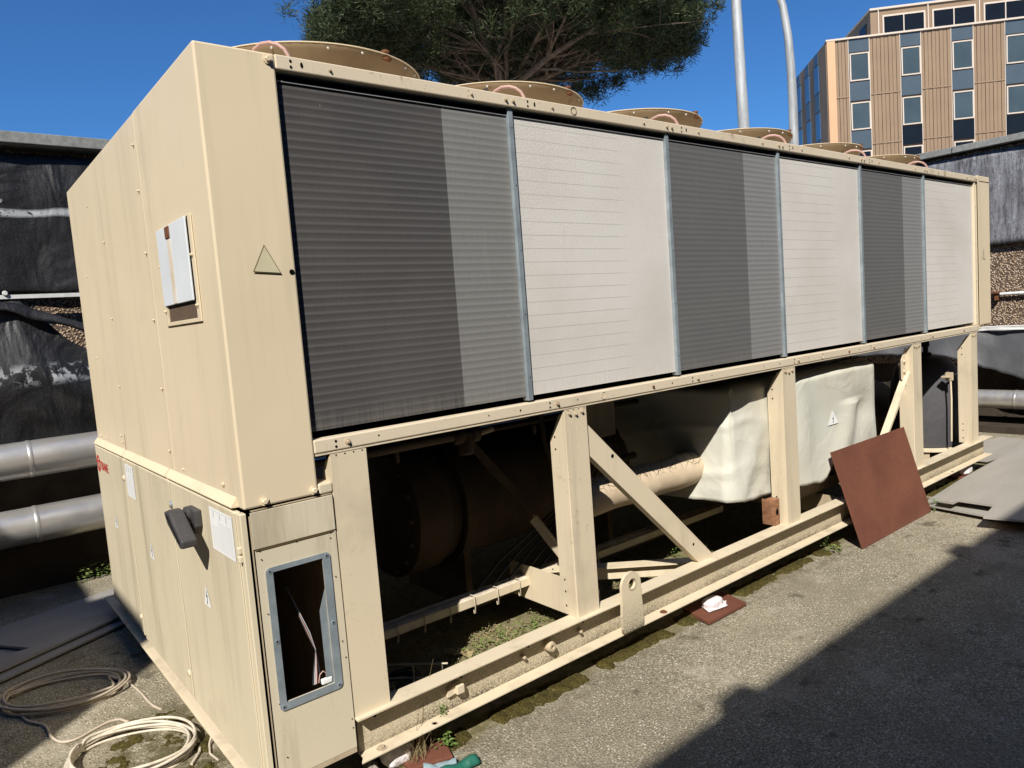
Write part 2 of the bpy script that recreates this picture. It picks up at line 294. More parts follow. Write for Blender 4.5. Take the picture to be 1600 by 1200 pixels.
M_RUSTL = mat_simple('light_rust', (0.34, 0.17, 0.09), 0.85, 0.0, 0.2, 0.4, 25, 0.4, 90, 0.004, (0.16, 0.075, 0.04))
M_DULL = mat_simple('dark_brown_render', (0.13, 0.11, 0.09), 0.9, 0, 0.2, 0.2, 2, 0.1, 20, 0.01)
M_DARKV = mat_simple('primer_with_shade', (0.13, 0.092, 0.062), 0.8, 0, 0.2, 0.4, 5, 0.2, 40, 0.005)  # brown primer darkened in colour to imitate shade under the machine
M_DUSKY = mat_simple('dusty_brown_with_shade', (0.17, 0.13, 0.09), 0.8, 0, 0.2, 0.4, 5, 0.2, 40, 0.005)  # dusty brown with the shade of the machine bay mixed into its colour
# ------------------------------------------------------------------ mesh building
class MB:
    def __init__(s): s.v = []; s.f = []; s.mi = []; s.cur = 0
    def add(s, vs_, fs_):
        o = len(s.v); s.v += [tuple(p) for p in vs_]; s.f += [tuple(i + o for i in f) for f in fs_]; s.mi += [s.cur] * len(fs_); return s
    def box(s, x0, x1, y0, y1, z0, z1):
        return s.add([(x0, y0, z0), (x1, y0, z0), (x1, y1, z0), (x0, y1, z0), (x0, y0, z1), (x1, y0, z1), (x1, y1, z1), (x0, y1, z1)],
                     [(0, 3, 2, 1), (4, 5, 6, 7), (0, 1, 5, 4), (1, 2, 6, 5), (2, 3, 7, 6), (3, 0, 4, 7)])
    def prism(s, poly, a, b, ax):         # polygon in the two other axes, extruded along ax from a to b
        def P(p, t): return [(t, p[0], p[1]), (p[0], t, p[1]), (p[0], p[1], t)][ax]
        n = len(poly); vs_ = [P(p, a) for p in poly] + [P(p, b) for p in poly]
        return s.add(vs_, [tuple(range(n))[::-1], tuple(range(n, 2 * n))] + [(i, (i + 1) % n, (i + 1) % n + n, i + n) for i in range(n)])
    def bar(s, p, q, wd, th, side=(0, 0, 1)):
        p, q = Vector(p), Vector(q); d = (q - p).normalized(); a = d.cross(Vector(side)).normalized(); b = a.cross(d).normalized()
        vs_ = []
        for c in (p, q):
            for i, j in ((-1, -1), (1, -1), (1, 1), (-1, 1)): vs_.append(c + a * wd / 2 * i + b * th / 2 * j)
        return s.add(vs_, [(0, 3, 2, 1), (4, 5, 6, 7), (0, 1, 5, 4), (1, 2, 6, 5), (2, 3, 7, 6), (3, 0, 4, 7)])
    def tube(s, pts, r, n=8, cap=True):
        pts = [Vector(p) for p in pts]; m = len(pts); rr = r if isinstance(r, (list, tuple)) else [r] * m
        t = (pts[1] - pts[0]).normalized(); up = Vector((0, 0, 1)) if abs(t.z) < 0.9 else Vector((1, 0, 0)); a = t.cross(up).normalized()
        vs_ = []
        for i in range(m):
            t = (pts[min(i + 1, m - 1)] - pts[max(i - 1, 0)]).normalized()
            a = (a - t * a.dot(t)); a = a.normalized() if a.length > 1e-6 else t.orthogonal().normalized(); b = t.cross(a)
            for k in range(n): vs_.append(pts[i] + (a * math.cos(2 * PI * k / n) + b * math.sin(2 * PI * k / n)) * rr[i])
        fs_ = [(i * n + k, i * n + (k + 1) % n, (i + 1) * n + (k + 1) % n, (i + 1) * n + k) for i in range(m - 1) for k in range(n)]
        if cap: fs_ += [tuple(range(n))[::-1], tuple(range((m - 1) * n, m * n))]
        return s.add(vs_, fs_)
    def lathe(s, prof, c=(0, 0, 0), n=32, ax=2, closed=False):
        vs_ = []
        for r, h in prof:
            for k in range(n):
                u, v_ = r * math.cos(2 * PI * k / n), r * math.sin(2 * PI * k / n)
                p = [(h, u, v_), (u, h, v_), (u, v_, h)][ax]; vs_.append((p[0] + c[0], p[1] + c[1], p[2] + c[2]))
        m = len(prof); fs_ = [(i * n + k, i * n + (k + 1) % n, (i + 1) * n + (k + 1) % n, (i + 1) * n + k) for i in range(m - 1) for k in range(n)]
        if not closed: fs_ += [tuple(range(n))[::-1], tuple(range((m - 1) * n, m * n))]
        return s.add(vs_, fs_)
    def grid(s, fn, nu, nv):
        vs_ = [fn(i / nu, j / nv) for j in range(nv + 1) for i in range(nu + 1)]
        return s.add(vs_, [(j * (nu + 1) + i, j * (nu + 1) + i + 1, (j + 1) * (nu + 1) + i + 1, (j + 1) * (nu + 1) + i) for j in range(nv) for i in range(nu)])
    def ball(s, c, r, n=10, m=7, jit=0.0, seed=0):
        def fn(u, v_):
            a, b = u * 2 * PI, (v_ - 0.5) * PI; k = 1 + jit * (noise.noise(Vector((math.cos(a) * 2 + seed, math.sin(a) * 2, b * 1.5))))
            return (c[0] + r[0] * k * math.cos(a) * math.cos(b), c[1] + r[1] * k * math.sin(a) * math.cos(b), c[2] + r[2] * k * math.sin(b))
        return s.grid(fn, n, m)

WL = {}
def link(name, me, m, parent=None, loc=(0, 0, 0), smooth=None, bevel=0.0, solid=0.0):
    o = bpy.data.objects.new(name, me); COL.objects.link(o)
    if m is not None and not me.materials:
        for mm in (m if isinstance(m, (list, tuple)) else [m]): me.materials.append(mm)
    L = Vector(loc); WL[o.name] = L.copy()
    if parent is not None: o.parent = parent; L = L - WL[parent.name]
    o.location = L
    if bevel:
        b = o.modifiers.new('edge', 'BEVEL'); b.width = bevel; b.segments = 2; b.limit_method = 'ANGLE'; b.angle_limit = math.radians(40)
    if solid:
        b = o.modifiers.new('thick', 'SOLIDIFY'); b.thickness = solid; b.offset = 0
    return o
def mesh(mb, name, smooth=None, fix=True):
    me = bpy.data.meshes.new(name); me.from_pydata(mb.v, [], mb.f); me.update()
    if mb.cur or any(mb.mi): me.polygons.foreach_set('material_index', mb.mi)
    if fix:
        bm = bmesh.new(); bm.from_mesh(me); bmesh.ops.remove_doubles(bm, verts=bm.verts, dist=1e-5); bmesh.ops.recalc_face_normals(bm, faces=bm.faces); bm.to_mesh(me); bm.free()
    if smooth is not None:
        me.polygons.foreach_set('use_smooth', [True] * len(me.polygons))
        try: me.set_sharp_from_angle(angle=math.radians(smooth))
        except Exception: pass
    return me
def obj(name, mb, m, parent=None, loc=(0, 0, 0), smooth=None, bevel=0.0, solid=0.0, fix=True, **kw):
    # vertices are given in world coordinates; they are stored relative to loc
    if any(loc): mb.v = [(p[0] - loc[0], p[1] - loc[1], p[2] - loc[2]) for p in mb.v]
    o = link(name, mesh(mb, name, smooth, fix), m, parent, loc, bevel=bevel, solid=solid)
    for k_, v_ in kw.items(): o[k_] = v_
    return o
def local(name, mb, m, parent=None, loc=(0, 0, 0), **kw): # vertices already local
    sm = kw.pop('smooth', None); bv = kw.pop('bevel', 0.0)
    o = link(name, mesh(mb, name, sm), m, parent, loc, bevel=bv)
    for k_, v_ in kw.items(): o[k_] = v_
    return o
def empty(name, loc, label=None, category=None, group=None):
    o = bpy.data.objects.new(name, None); COL.objects.link(o); o.location = loc; o.empty_display_size = 0.1; WL[o.name] = Vector(loc)
    if label: o['label'] = label; o['category'] = category
    if group: o['group'] = group
    return o
def tag(o, label, category, group=None):
    o['label'] = label; o['category'] = category
    if group: o['group'] = group
    return o
def dup(o, parent, loc):
    c = o.copy(); COL.objects.link(c); c.parent = parent; WL[c.name] = Vector(loc)
    c.location = Vector(loc) - (WL[parent.name] if parent is not None else Vector()); return c
def dup_tree(o, parent, d):
    c = dup(o, parent, WL[o.name] + Vector(d))
    for ch in list(o.children): dup_tree(ch, c, d)
    return c

# ================================================================== THE SETTING
def gz(x, y): return G + 0.006 * noise.noise(Vector((x * 1.3, y * 1.3, 0)))
g = MB(); g.grid(lambda u, v_: (-9 + 22 * u, -9 + 16 * v_, gz(-9 + 22 * u, -9 + 16 * v_)), 110, 80)
obj('ground', g, M_GROUND, smooth=60, kind='structure')
g = MB(); g.box(-600, 600, -600, 600, -0.25, -0.02)
obj('outer_ground', g, M_PLASTER, kind='structure')

# moss cushions along the base channel
mo = MB(); MV = {}; DS = 0.007
def nz(x, y, f, sd): return noise.noise(Vector((x * f, y * f, sd)))
def mossf(x, y):
    n = 0.55 * nz(x, y, 9, 1) + 0.35 * nz(x, y, 24, 2) + 0.2 * nz(x, y, 60, 3)
    if x < 0.2:                                    # around the near cable coil
        return 0.03 + n * 1.0 - 2.2 * max(0, abs(y - 0.78) - 0.30) - 2.2 * max(0, -0.30 - x)
    band = 1 - ((y - 0.045 + 0.02 * nz(x, 0, 5, 9)) / 0.062) ** 2
    gap = 0.55 * max(0, nz(x, 0, 7, 11) - 0.02) * 3
    f = band * 0.5 + n * 0.7 - gap - (0.5 if x > 3.45 and x < 4.0 else 0)
    g = -0.20 + n * 1.0 - 3.5 * max(0, -0.19 - y) - 1.2 * abs(x - 2.5)
    return max(f, g) if y < 0.16 else -1
def mvert(i, j):
    if (i, j) not in MV:
        x, y = i * DS, j * DS; h = max(0.0, mossf(x, y)); MV[(i, j)] = len(mo.v)
        mo.v.append((x + 0.002 * nz(x, y, 90, 5), y + 0.002 * nz(x, y, 90, 6), G - 0.007 + min(0.02, 0.040 * h) + 0.004 * abs(nz(x, y, 130, 7))))
    return MV[(i, j)]
def mreg(x0, x1, y0, y1):
    for i in range(int(x0 / DS), int(x1 / DS)):
        for j in range(int(y0 / DS), int(y1 / DS)):
            if mossf((i + .5) * DS, (j + .5) * DS) > 0.0: mo.f.append((mvert(i, j), mvert(i + 1, j), mvert(i + 1, j + 1), mvert(i, j + 1))); mo.mi.append(0)
mreg(-0.45, 0.02, 0.35, 1.2); mreg(0.5, 5.9, -0.22, 0.16)
obj('moss', mo, M_MOSS, smooth=80, kind='stuff', fix=False, label='brown green moss cushions along the machine base')

def leaf(mb, p, d, ln, wd, up=0.3):
    p = Vector(p); d = Vector(d).normalized(); s_ = d.cross(Vector((0, 0, 1))); s_ = s_.normalized() * wd if s_.length > 0.01 else Vector((wd, 0, 0))
    mb.add([p, p + d * ln * 0.5 + s_, p + d * ln + Vector((0, 0, -ln * up)), p + d * ln * 0.5 - s_], [(0, 1, 2, 3)])
def weed(mb, c, h, n, r, rr, wd=0.25):
    for _ in range(n):
        a = rr.uniform(0, 2 * PI); zz = rr.random() ** 0.8 * h; rad = r * (1 - 0.6 * zz / h) * rr.random() ** 0.5
        p = (c[0] + math.cos(a) * rad, c[1] + math.sin(a) * rad, c[2] + zz); l = rr.uniform(0.3, 0.9) * r * 0.7
        leaf(mb, p, (math.cos(a + rr.uniform(-1, 1)), math.sin(a + rr.uniform(-1, 1)), rr.uniform(-0.1, 0.9)), l, l * wd)
rr = random.Random(11)
gc = MB(); gd = MB(); gm = MB()
for _ in range(2200):
    x_, y_ = rr.uniform(0.95, 2.2), rr.uniform(0.22, 1.0)
    if noise.noise(Vector((x_ * 3, y_ * 3, 1))) < -0.12: continue
    (weed(gc, (x_, y_, G), 0.035, 4, 0.03, rr, 0.35) if rr.random() < 0.28 else weed(gd, (x_, y_, G), 0.02, 4, 0.03, rr, 0.2))
for _ in range(330):
    x_, y_ = rr.uniform(2.2, 3.6), rr.uniform(0.3, 1.0)
    weed(gc, (x_, y_, G), 0.035, 4, 0.03, rr, 0.35)
for cx, cy, n_ in ((1.72, 0.60, 14), (1.35, 0.5, 10), (2.62, 0.75, 14), (2.85, 0.62, 10), (1.15, 0.42, 8)):
    for _ in range(n_): weed(gc, (cx + rr.gauss(0, .05), cy + rr.gauss(0, .05), G), 0.07, 9, 0.035, rr, 0.35)
# fuzz on the moss
for _ in range(9000):
    x_, y_ = (rr.uniform(0.5, 5.0), rr.uniform(-0.2, 0.09)) if rr.random() < .75 else (rr.uniform(-.45, 0), rr.uniform(.4, 1.15))
    if mossf(x_, y_) < 0.03: continue
    leaf(gd if rr.random() < .2 else gm, (x_, y_, G + 0.004), (rr.uniform(-1, 1), rr.uniform(-1, 1), 1.2), rr.uniform(.004, .010), .0011)
gc.mi = [0] * len(gc.f); n0 = len(gc.f); gc.add(gd.v, gd.f); n1 = len(gc.f); gc.add(gm.v, gm.f); gc.mi = [0] * n0 + [1] * (n1 - n0) + [2] * len(gm.f); gc.cur = 1
obj('ground_cover', gc, [M_LEAF, M_DRY, M_MOSSF], kind='stuff', fix=False, label='low green weeds and dry bits growing under the machine')

st = MB(); rs = random.Random(77)
for _ in range(2600):
    x_, y_ = rs.uniform(-1.2, 7.4), rs.uniform(-2.2, 3.2)
    if rs.random() > 0.35 + 1.2 * max(0, noise.noise(Vector((x_ * 1.5, y_ * 1.5, 3)))) + (0.4 if -0.1 < y_ < 0.15 else 0): continue
    r_ = rs.choice((.002, .003, .003, .004, .006)) * rs.uniform(.7, 1.3); a_ = rs.uniform(0, 6.28)
    P_ = [(x_ + r_ * math.cos(a_ + t) * rs.uniform(.7, 1.3), y_ + r_ * math.sin(a_ + t) * rs.uniform(.7, 1.3), gz(x_, y_) - .001) for t in (0, 1.57, 3.14, 4.71)]
    st.add(P_ + [(x_, y_, gz(x_, y_) + r_ * rs.uniform(.6, 1.1))], [(0, 1, 4), (1, 2, 4), (2, 3, 4), (3, 0, 4)])
obj('grit', st, mat_simple('loose_grit', (0.36, 0.31, 0.24), 0.9, 0, 0.2, 0.6, 40, 0), kind='stuff', fix=False, label='loose grit and small stones scattered over the yard floor')

def plant(name, label, parts, cat='weed', group=None):
    mb = MB()
    for fn in parts: fn(mb)
    o = obj(name, mb, [M_LEAF], fix=False); return tag(o, label, cat, group)
plant('weed', 'leafy green weed in the corner by the wall behind the hinged doors', [lambda m: [weed(m, (-0.01 + i * 0.055, 3.33 + 0.01 * i, G), 0.09 + 0.03 * (i % 2), 46, 0.05, rr, 0.4) for i in range(5)]])
plant('weed', 'small pale weed at the corner of the grey sheet beside the rusty sheet', [lambda m: weed(m, (4.50, -0.13, G), 0.07, 60, 0.05, rr, 0.35)])
plant('weed', 'small upright weed at the left foot of the leaning rusty sheet', [lambda m: (weed(m, (3.27, 0.0, G), 0.10, 40, 0.03, rr, 0.3), weed(m, (3.33, -0.02, G), 0.03, 30, 0.05, rr, 0.3))])
plant('weed', 'tiny upright weed just behind the small rust plate with the white block', [lambda m: weed(m, (2.40, 0.08, G), 0.06, 25, 0.02, rr, 0.3)])
def spike(m):
    weed(m, (0.60, 0.03, G), 0.06, 70, 0.05, rr, 0.35)
    for k in range(60):
        t = k / 60; a = k * 2.4; leaf(m, (0.612 + 0.006 * math.cos(a), 0.02 + 0.006 * math.sin(a), G + 0.06 + 0.10 * t), (math.cos(a), math.sin(a), 0.8), 0.012, 0.004)
plant('flowering_weed', 'green weed with one pale flower spike by the front end of the base', [spike])
mb = MB()
for k in range(70):
    bx, by = 0.50 + rr.gauss(0, 0.022), 0.03 + rr.gauss(0, 0.02); a = rr.uniform(0, 2 * PI); h = rr.uniform(0.04, 0.15) if k > 4 else rr.uniform(0.2, 0.33)
    ln = h * rr.uniform(0.1, 0.5); mb.tube([(bx, by, G), (bx + ln * .4 * math.cos(a), by + ln * .4 * math.sin(a), G + h * .6), (bx + ln * math.cos(a), by + ln * math.sin(a), G + h)], [0.0012, 0.001, 0.0004], 3, False)
tag(obj('dry_grass', mb, M_DRY, fix=False), 'tuft of dry brown grass at the front corner of the base channel', 'grass')

# ------------------------------------------------------------------ yard walls
wall = empty('back_wall', (0, 3.5, G), 'long dark yard wall with coping behind the machine', 'wall')
obj('wall_core', MB().box(-7, 8.2, 3.56, 3.85, G - 0.2, 2.90), M_AGG, wall, (0, 3.5, G))
obj('plinth', MB().box(-7, 7.9, 3.40, 3.56, G - 0.2, 0.95), M_PLINTH, wall, (0, 3.5, G))
cx = -6.7
k = 0
while cx < 8.0:
    x1 = cx + 1.49; dz = 0.012 * (k % 2)
    obj('coping_stone', MB().box(cx + .006, min(x1, 8.2), 3.41, 3.90, 2.915 - dz, 2.985 - dz), M_COPE, wall, (cx, 3.5, 2.9), bevel=0.004); cx += 1.5 - (0.03 if k == 3 else 0); k += 1
def wavy(x, z, s_, a): return a * (noise.noise(Vector((x * 1.8 + s_, z * 1.1, s_))) + 0.45 * noise.noise(Vector((x * 5 + s_, z * 4, 2 + s_))))
mb = MB(); mb.grid(lambda u, v_: (-7 + 14.9 * u, 3.49 + wavy(-7 + 14.9 * u, 1.97 + 0.90 * v_, 3, 0.034), 1.985 + 0.885 * v_ + 0.01 * noise.noise(Vector((u * 90, 0, v_)))), 260, 18)
tag(obj('bitumen_sheet', mb, M_BIT, smooth=60, solid=0.006), 'black bitumen sheet nailed along the top of the back wall', 'sheet')
def low(u, v_):
    x = -7 + 14.9 * u; top = 1.93 - 0.0 * u - (0.24 * max(0, min(1, (x + 0.15) / 0.22)) + 0.2 * max(0, min(1, (x - 0.05) / 0.3)) if x > -0.15 else 0)
    if x > 0.6: top = 1.5
    z = 1.0 + (top - 1.0) * v_; b = 0.05 + 0.14 * math.sin(PI * min(1, v_ * 1.05)) ** 2 * (0.8 + 0.5 * noise.noise(Vector((x * 1.6, 0, 4)))) 
    fold = 0.03 * noise.noise(Vector((x * 7 + z * 6, z * 2.5, 8))) * (1 if x > -0.2 else 0.35)
    return (x, 3.49 - b + fold + wavy(x, z, 9, 0.03), z + 0.012 * noise.noise(Vector((x * 8, 0, 1))))
mb = MB(); mb.grid(low, 420, 34)
tag(obj('torn_bitumen_sheet', mb, M_BIT, smooth=60, solid=0.008), 'torn black bitumen sheet sagging off the back wall above the pipes', 'sheet')
bt = empty('batten', (0, 3.47, 1.96), 'thin white painted batten across the black back wall', 'batten')
obj('strip', MB().box(-7, 7.8, 3.445, 3.475, 1.950, 1.975), M_BATTEN, bt, (0, 3.47, 1.96))
obj('screw_head', MB().lathe([(0.012, 3.43), (0.016, 3.438), (0.016, 3.444)], (-0.222, 0, 1.985), 12, 1), M_BATTEN, bt, (-0.222, 3.44, 1.985), smooth=40)
mb = MB(); mb.grid(lambda u, v_: (-7 + 14.5 * u, 3.40 - 0.03 * v_ + 0.02 * noise.noise(Vector((u * 50, 0, 2))), 1.925 - (0.17 * max(0, min(1, (-7 + 14.5 * u + 0.2) / 0.4))) - 0.05 * v_ - 0.05 * v_ * noise.noise(Vector((u * 60, 0, 5)))), 300, 3)
tag(obj('sheet_edge_roll', mb, M_BIT, smooth=70, solid=0.02), 'rolled dark upper edge of the torn sheet under the white batten', 'sheet')

def clad_pipe(name, label, a, b, r, seams, ax):
    p = empty(name, a, label, 'pipe')
    d = (Vector(b) - Vector(a)); L = d.length; axv = d.normalized()
    c = [0.0] + seams + [L]
    for i in range(len(c) - 1):
        p0 = Vector(a) + axv * (c[i] + 0.002); p1 = Vector(a) + axv * (c[i + 1] - 0.002)
        n = 40; obj('cladding', MB().tube([p0, p1], r - 0.001 * (i % 2), n), M_CLAD, p, tuple(p0), smooth=40)
        obj('band', MB().tube([p1 - axv * 0.012, p1 - axv * 0.006, p1 + axv * 0.006, p1 + axv * 0.012], [r + .0008, r + .0028, r + .0028, r + .0008], n), M_CLAD, p, tuple(p1), smooth=50)
    return p
clad_pipe('insulated_pipe', 'upper silver clad pipe along the back wall, left of the machine', (-6.6, 3.2, 0.958), (7.6, 3.2, 0.958), 0.112, [6.37 - 1.0 * k for k in range(5, -1, -1)] + [7.37 + k for k in range(0, 7)], 0)
clad_pipe('insulated_pipe', 'lower silver clad pipe along the back wall, left of the machine', (-6.6, 3.2, 0.552), (7.6, 3.2, 0.552), 0.112, [6.36 - 1.0 * k for k in range(5, -1, -1)] + [7.36 + k for k in range(0, 7)], 0)

rw = empty('right_wall', (7.9, 0, G), 'pebbled concrete yard wall at the far right end', 'wall')
obj('wall_core', MB().box(7.9, 8.2, -9, 3.55, 0.75, 2.93), M_AGG, rw, (7.9, 0, G))
obj('plinth', MB().box(7.98, 8.2, -9, 3.40, G - 0.2, 0.75), M_PLINTH, rw, (7.9, 0, G))
y = -9.0
while y < 3.3:
    obj('coping_flashing', MB().box(7.80, 8.25, y + .004, min(y + 0.895, 3.38), 2.945, 3.01), M_COPE, rw, (7.9, y, 2.95), bevel=0.004); y += 0.9
mb = MB(); mb.grid(lambda u, v_: (7.845 + wavy(-9 + 12.4 * u, v_, 5, 0.02) + 0.02 * v_, -9 + 12.4 * u, 1.965 + 0.93 * v_ + 0.01 * noise.noise(Vector((u * 60, 0, 0)))), 240, 16)
tag(obj('silvered_sheet', mb, M_SILV, smooth=60, solid=0.006), 'silvery worn bitumen sheet on the upper part of the right wall', 'sheet')
def flap(u, v_):
    y = -9 + 12.3 * u; bot = 0.56 + 0.30 * max(0, min(1, (y - 0.1) / 0.9)); z = bot + (1.11 - bot) * v_
    return (7.80 - 0.10 * (1 - v_) + wavy(y, z, 1, 0.05) + 0.02 * math.sin(y * 9 + z * 3), y, z + 0.02 * noise.noise(Vector((y * 9, z * 4, 0))))
mb = MB(); mb.grid(flap, 220, 14)
tag(obj('hanging_sheet', mb, M_FLAP, smooth=70, solid=0.008), 'dark grey rubber sheet hanging low on the right wall above the pipe', 'sheet')
mb = MB(); mb.grid(lambda u, v_: (7.775 + 0.02 * noise.noise(Vector((u * 80, v_, 0))), -9 + 12.3 * u, 1.10 + 0.045 * v_ + 0.012 * noise.noise(Vector((u * 110, v_ * 2, 3)))), 240, 4)
tag(obj('sheet_top_edge', mb, M_BATTEN, smooth=70, solid=0.006), 'whitish crumpled top edge of the hanging sheet on the right wall', 'sheet')
cn = empty('conduit', (7.84, 0.55, 1.46), 'thin white conduit with rusty clamp on the pebbled right wall', 'conduit')
obj('tube', MB().tube([(7.86, -6, 1.44), (7.86, 0.5, 1.462)], 0.016, 12), M_BATTEN, cn, (7.86, 0.5, 1.46), smooth=50)
obj('coupling', MB().tube([(7.86, 0.30, 1.46), (7.86, 0.33, 1.46)], 0.02, 12), M_BATTEN, cn, (7.86, 0.31, 1.46), smooth=50)
obj('clamp', MB().box(7.83, 7.89, 0.515, 0.545, 1.40, 1.47).box(7.81, 7.89, 0.50, 0.58, 1.47, 1.49), M_RUSTB, cn, (7.86, 0.52, 1.45), bevel=0.004)
clad_pipe('insulated_pipe', 'low dusty clad pipe running along the foot of the right wall', (7.68, -8.5, 0.41), (7.68, 3.0, 0.41), 0.095, [1.0 * k for k in range(1, 9)] + [8.82, 9.9, 10.9], 1)
obj('yard_kerb', MB().box(7.52, 7.98, -9, 3.4, G - 0.2, 0.155), M_PLINTH, smooth=None, kind='structure')

# neighbouring building behind the photographer: casts the yard's shade
nb = empty('neighbour_building', (-2, -8, G), 'tall plain rendered building behind the photographer, out of view', 'building')
obj('wall', MB().box(-30, 30, -9.5, -4.5, G - 0.2, 5.91), M_DULL, nb, (0, -7, G))
obj('parapet_block', MB().box(-3.22, -3.05, -4.62, -4.5, 5.912, 6.02), M_PLASTER, nb, (-2.7, -4.55, 5.3))
obj('parapet_block', MB().box(-1.03, -0.88, -4.62, -4.5, 5.912, 6.01), M_PLASTER, nb, (-0.5, -4.55, 5.3))
obj('roof_parapet', MB().box(-30, 30, -4.56, -4.50, 5.912, 5.92), M_PLASTER, nb, (0, -4.53, 5.31))
sb = empty('plant_room', (-5, 1, G), 'plain rendered plant room left of the photographer, out of view', 'building')
obj('wall', MB().box(-8.6, -4.0, -1.80, -0.80, G - 0.2, 5.30), M_DULL, sb, (-6, -1.7, G))
obj('wall', MB().box(-8.6, -4.0, -0.798, 3.3, G - 0.2, 5.05), M_DULL, sb, (-6, 1, G))

# ------------------------------------------------------------------ grey sheets on the floor
def sheet(name, label, poly, z0, z1, m, lip=None, cat='metal sheet'):
    cxy = (sum(p[0] for p in poly) / len(poly), sum(p[1] for p in poly) / len(poly), z0)
    o = obj(name, MB().prism(poly, z0, z1, 2), m, None, cxy, bevel=0.0015)
    return tag(o, label, cat)
def hinged(name, label, poly, zf, th, m):   # top follows zf(x, y)
    n = len(poly); mb = MB(); mb.add([(p[0], p[1], zf(*p)) for p in poly] + [(p[0], p[1], zf(*p) - th) for p in poly], [tuple(range(n)), tuple(range(n, 2 * n))[::-1]] + [(i, i + n, (i + 1) % n + n, (i + 1) % n) for i in range(n)])
    cxy = (sum(p[0] for p in poly) / n, sum(p[1] for p in poly) / n, G)
    return tag(obj(name, mb, m, None, cxy), label, 'metal sheet')
hinged('metal_sheet', 'large light grey metal sheet on the floor right of the machine base',
       [(4.431, -0.164), (4.419, -0.261), (4.501, -0.266), (4.49, -0.472), (4.195, -0.506), (4.242, -0.70), (4.30, -1.35), (6.75, -1.25), (6.642, -0.033), (5.226, -0.085)], lambda x, y: 0.18, 0.014, M_SHEET)
hinged('metal_sheet', 'narrow grey sheet lying under the large light grey sheet',
       [(4.50, -0.045), (4.47, -0.10), (4.445, -0.25), (4.40, -0.53), (4.6, -1.15), (6.2, -1.1), (6.3, 0.02), (5.3, 0.0)], lambda x, y: 0.125, 0.012, M_SHEET)
tag(obj('bearer', MB().box(4.7, 6.4, -0.98, -0.92, G, 0.166), M_RUSTB), 'wooden bearer under the large light grey sheet', 'bearer')
hinged('metal_sheet', 'flat grey sheet on the floor beyond the end of the machine base',
       [(6.05, 0.06), (6.05, 0.62), (7.2, 0.30), (7.1, -0.10)], lambda x, y: 0.118, 0.010, M_SHEET)
hinged('metal_sheet', 'long dull grey metal sheet on the shaded floor left of the doors',
       [(-1.6, 1.92), (-0.553, 2.02), (0.004, 2.302), (0.25, 2.42), (0.42, 3.0), (0.082, 2.848), (-0.509, 2.681), (-1.6, 2.5), (-1.6, 2.32), (-0.56, 2.42), (-0.42, 2.21), (-1.6, 2.12)], lambda x, y: 0.135, 0.012, M_SHEET2)
hinged('metal_sheet', 'second grey sheet edge showing under the long dull sheet',
       [(-1.6, 1.84), (-0.55, 1.95), (0.02, 2.235), (0.30, 2.40), (0.3, 2.6), (-1.6, 2.4)], lambda x, y: 0.112, 0.010, M_SHEET2)

# ------------------------------------------------------------------ coiled cables
def coil(name, label, pts_fn, loops, r, m, cat='cable', n=26, lead=(), tail=(), sd=1, a0=PI):
    rc = random.Random(sd); pts = [Vector(p) for p in lead]
    for L in range(loops):
        k0 = rc.uniform(0.90, 1.04); dx, dy = rc.uniform(-.012, .012), rc.uniform(-.012, .012); zz = G + r + 0.012 * (L % 3) + 0.003 * L; ph = rc.uniform(0, 6)
        for i in range(n if L < loops - 1 else n // 2):
            a = a0 + 2 * PI * i / n; q = pts_fn(a, k0 * (1 + 0.015 * math.sin(2 * a + ph))); pts.append(Vector((q[0] + dx, q[1] + dy, zz + 0.004 * math.sin(3 * a + ph))))
    pts += [Vector(p) for p in tail]
    out = [pts[0]]
    for i in range(1, len(pts) - 2):
        for t in (0.25, 0.5, 0.75, 1.0):
            p0, p1, p2, p3 = pts[max(i - 1, 0)], pts[i], pts[i + 1], pts[i + 2]
            out.append(0.5 * ((2 * p1) + (-p0 + p2) * t + (2 * p0 - 5 * p1 + 4 * p2 - p3) * t * t + (-p0 + 3 * p1 - 3 * p2 + p3) * t ** 3))
    out.append(pts[-1]); mb = MB(); mb.tube(out, r, 8)
    o = obj(name, mb, m, None, (out[0].x, out[0].y, G), smooth=60, fix=False); return tag(o, label, cat)
def ell(cx, cy, a, b, th):
    def f(t, k): return (cx + k * (a * math.cos(t) * math.cos(th) - b * math.sin(t) * math.sin(th)), cy + k * (a * math.cos(t) * math.sin(th) + b * math.sin(t) * math.cos(th)))
    return f
zc = G + 0.007
coil('coiled_cable', 'beige cable coil lying half in shade, farther from the camera', ell(-0.352, 1.585, 0.255, 0.175, -0.62), 6, 0.0054, M_CABLE, sd=4,
     tail=[(-0.18, 1.57, zc + .02), (-0.12, 1.47, zc), (-0.10, 1.33, zc), (-0.095, 1.23, zc), (-0.085, 1.15, zc), (-0.070, 1.10, zc)],
     lead=[(-0.195, 1.10, zc), (-0.205, 1.14, zc), (-0.245, 1.165, zc), (-0.30, 1.15, zc), (-0.37, 1.12, zc), (-0.42, 1.14, zc), (-0.445, 1.22, zc), (-0.455, 1.34, zc), (-0.50, 1.43, zc), (-0.52, 1.52, zc)])
coil('coiled_cable', 'sun bleached beige cable coil nearest the camera on the mossy floor', ell(-0.232, 0.835, 0.225, 0.175, -0.75), 7, 0.0054, M_CABLE2, sd=9,
     lead=[(-0.195, 1.11, zc), (-0.22, 1.07, zc), (-0.29, 1.04, zc), (-0.37, 1.04, zc), (-0.42, 0.98, zc)], tail=[(-0.03, 0.76, zc), (-0.045, 0.66, zc), (-0.09, 0.6, zc)])
mb = MB(); mb.tube([(0.02, 0.72, G + .03), (-0.005, 0.68, G + .01), (-0.02, 0.62, G + .006), (-0.01, 0.56, G + .004)], 0.004, 6)
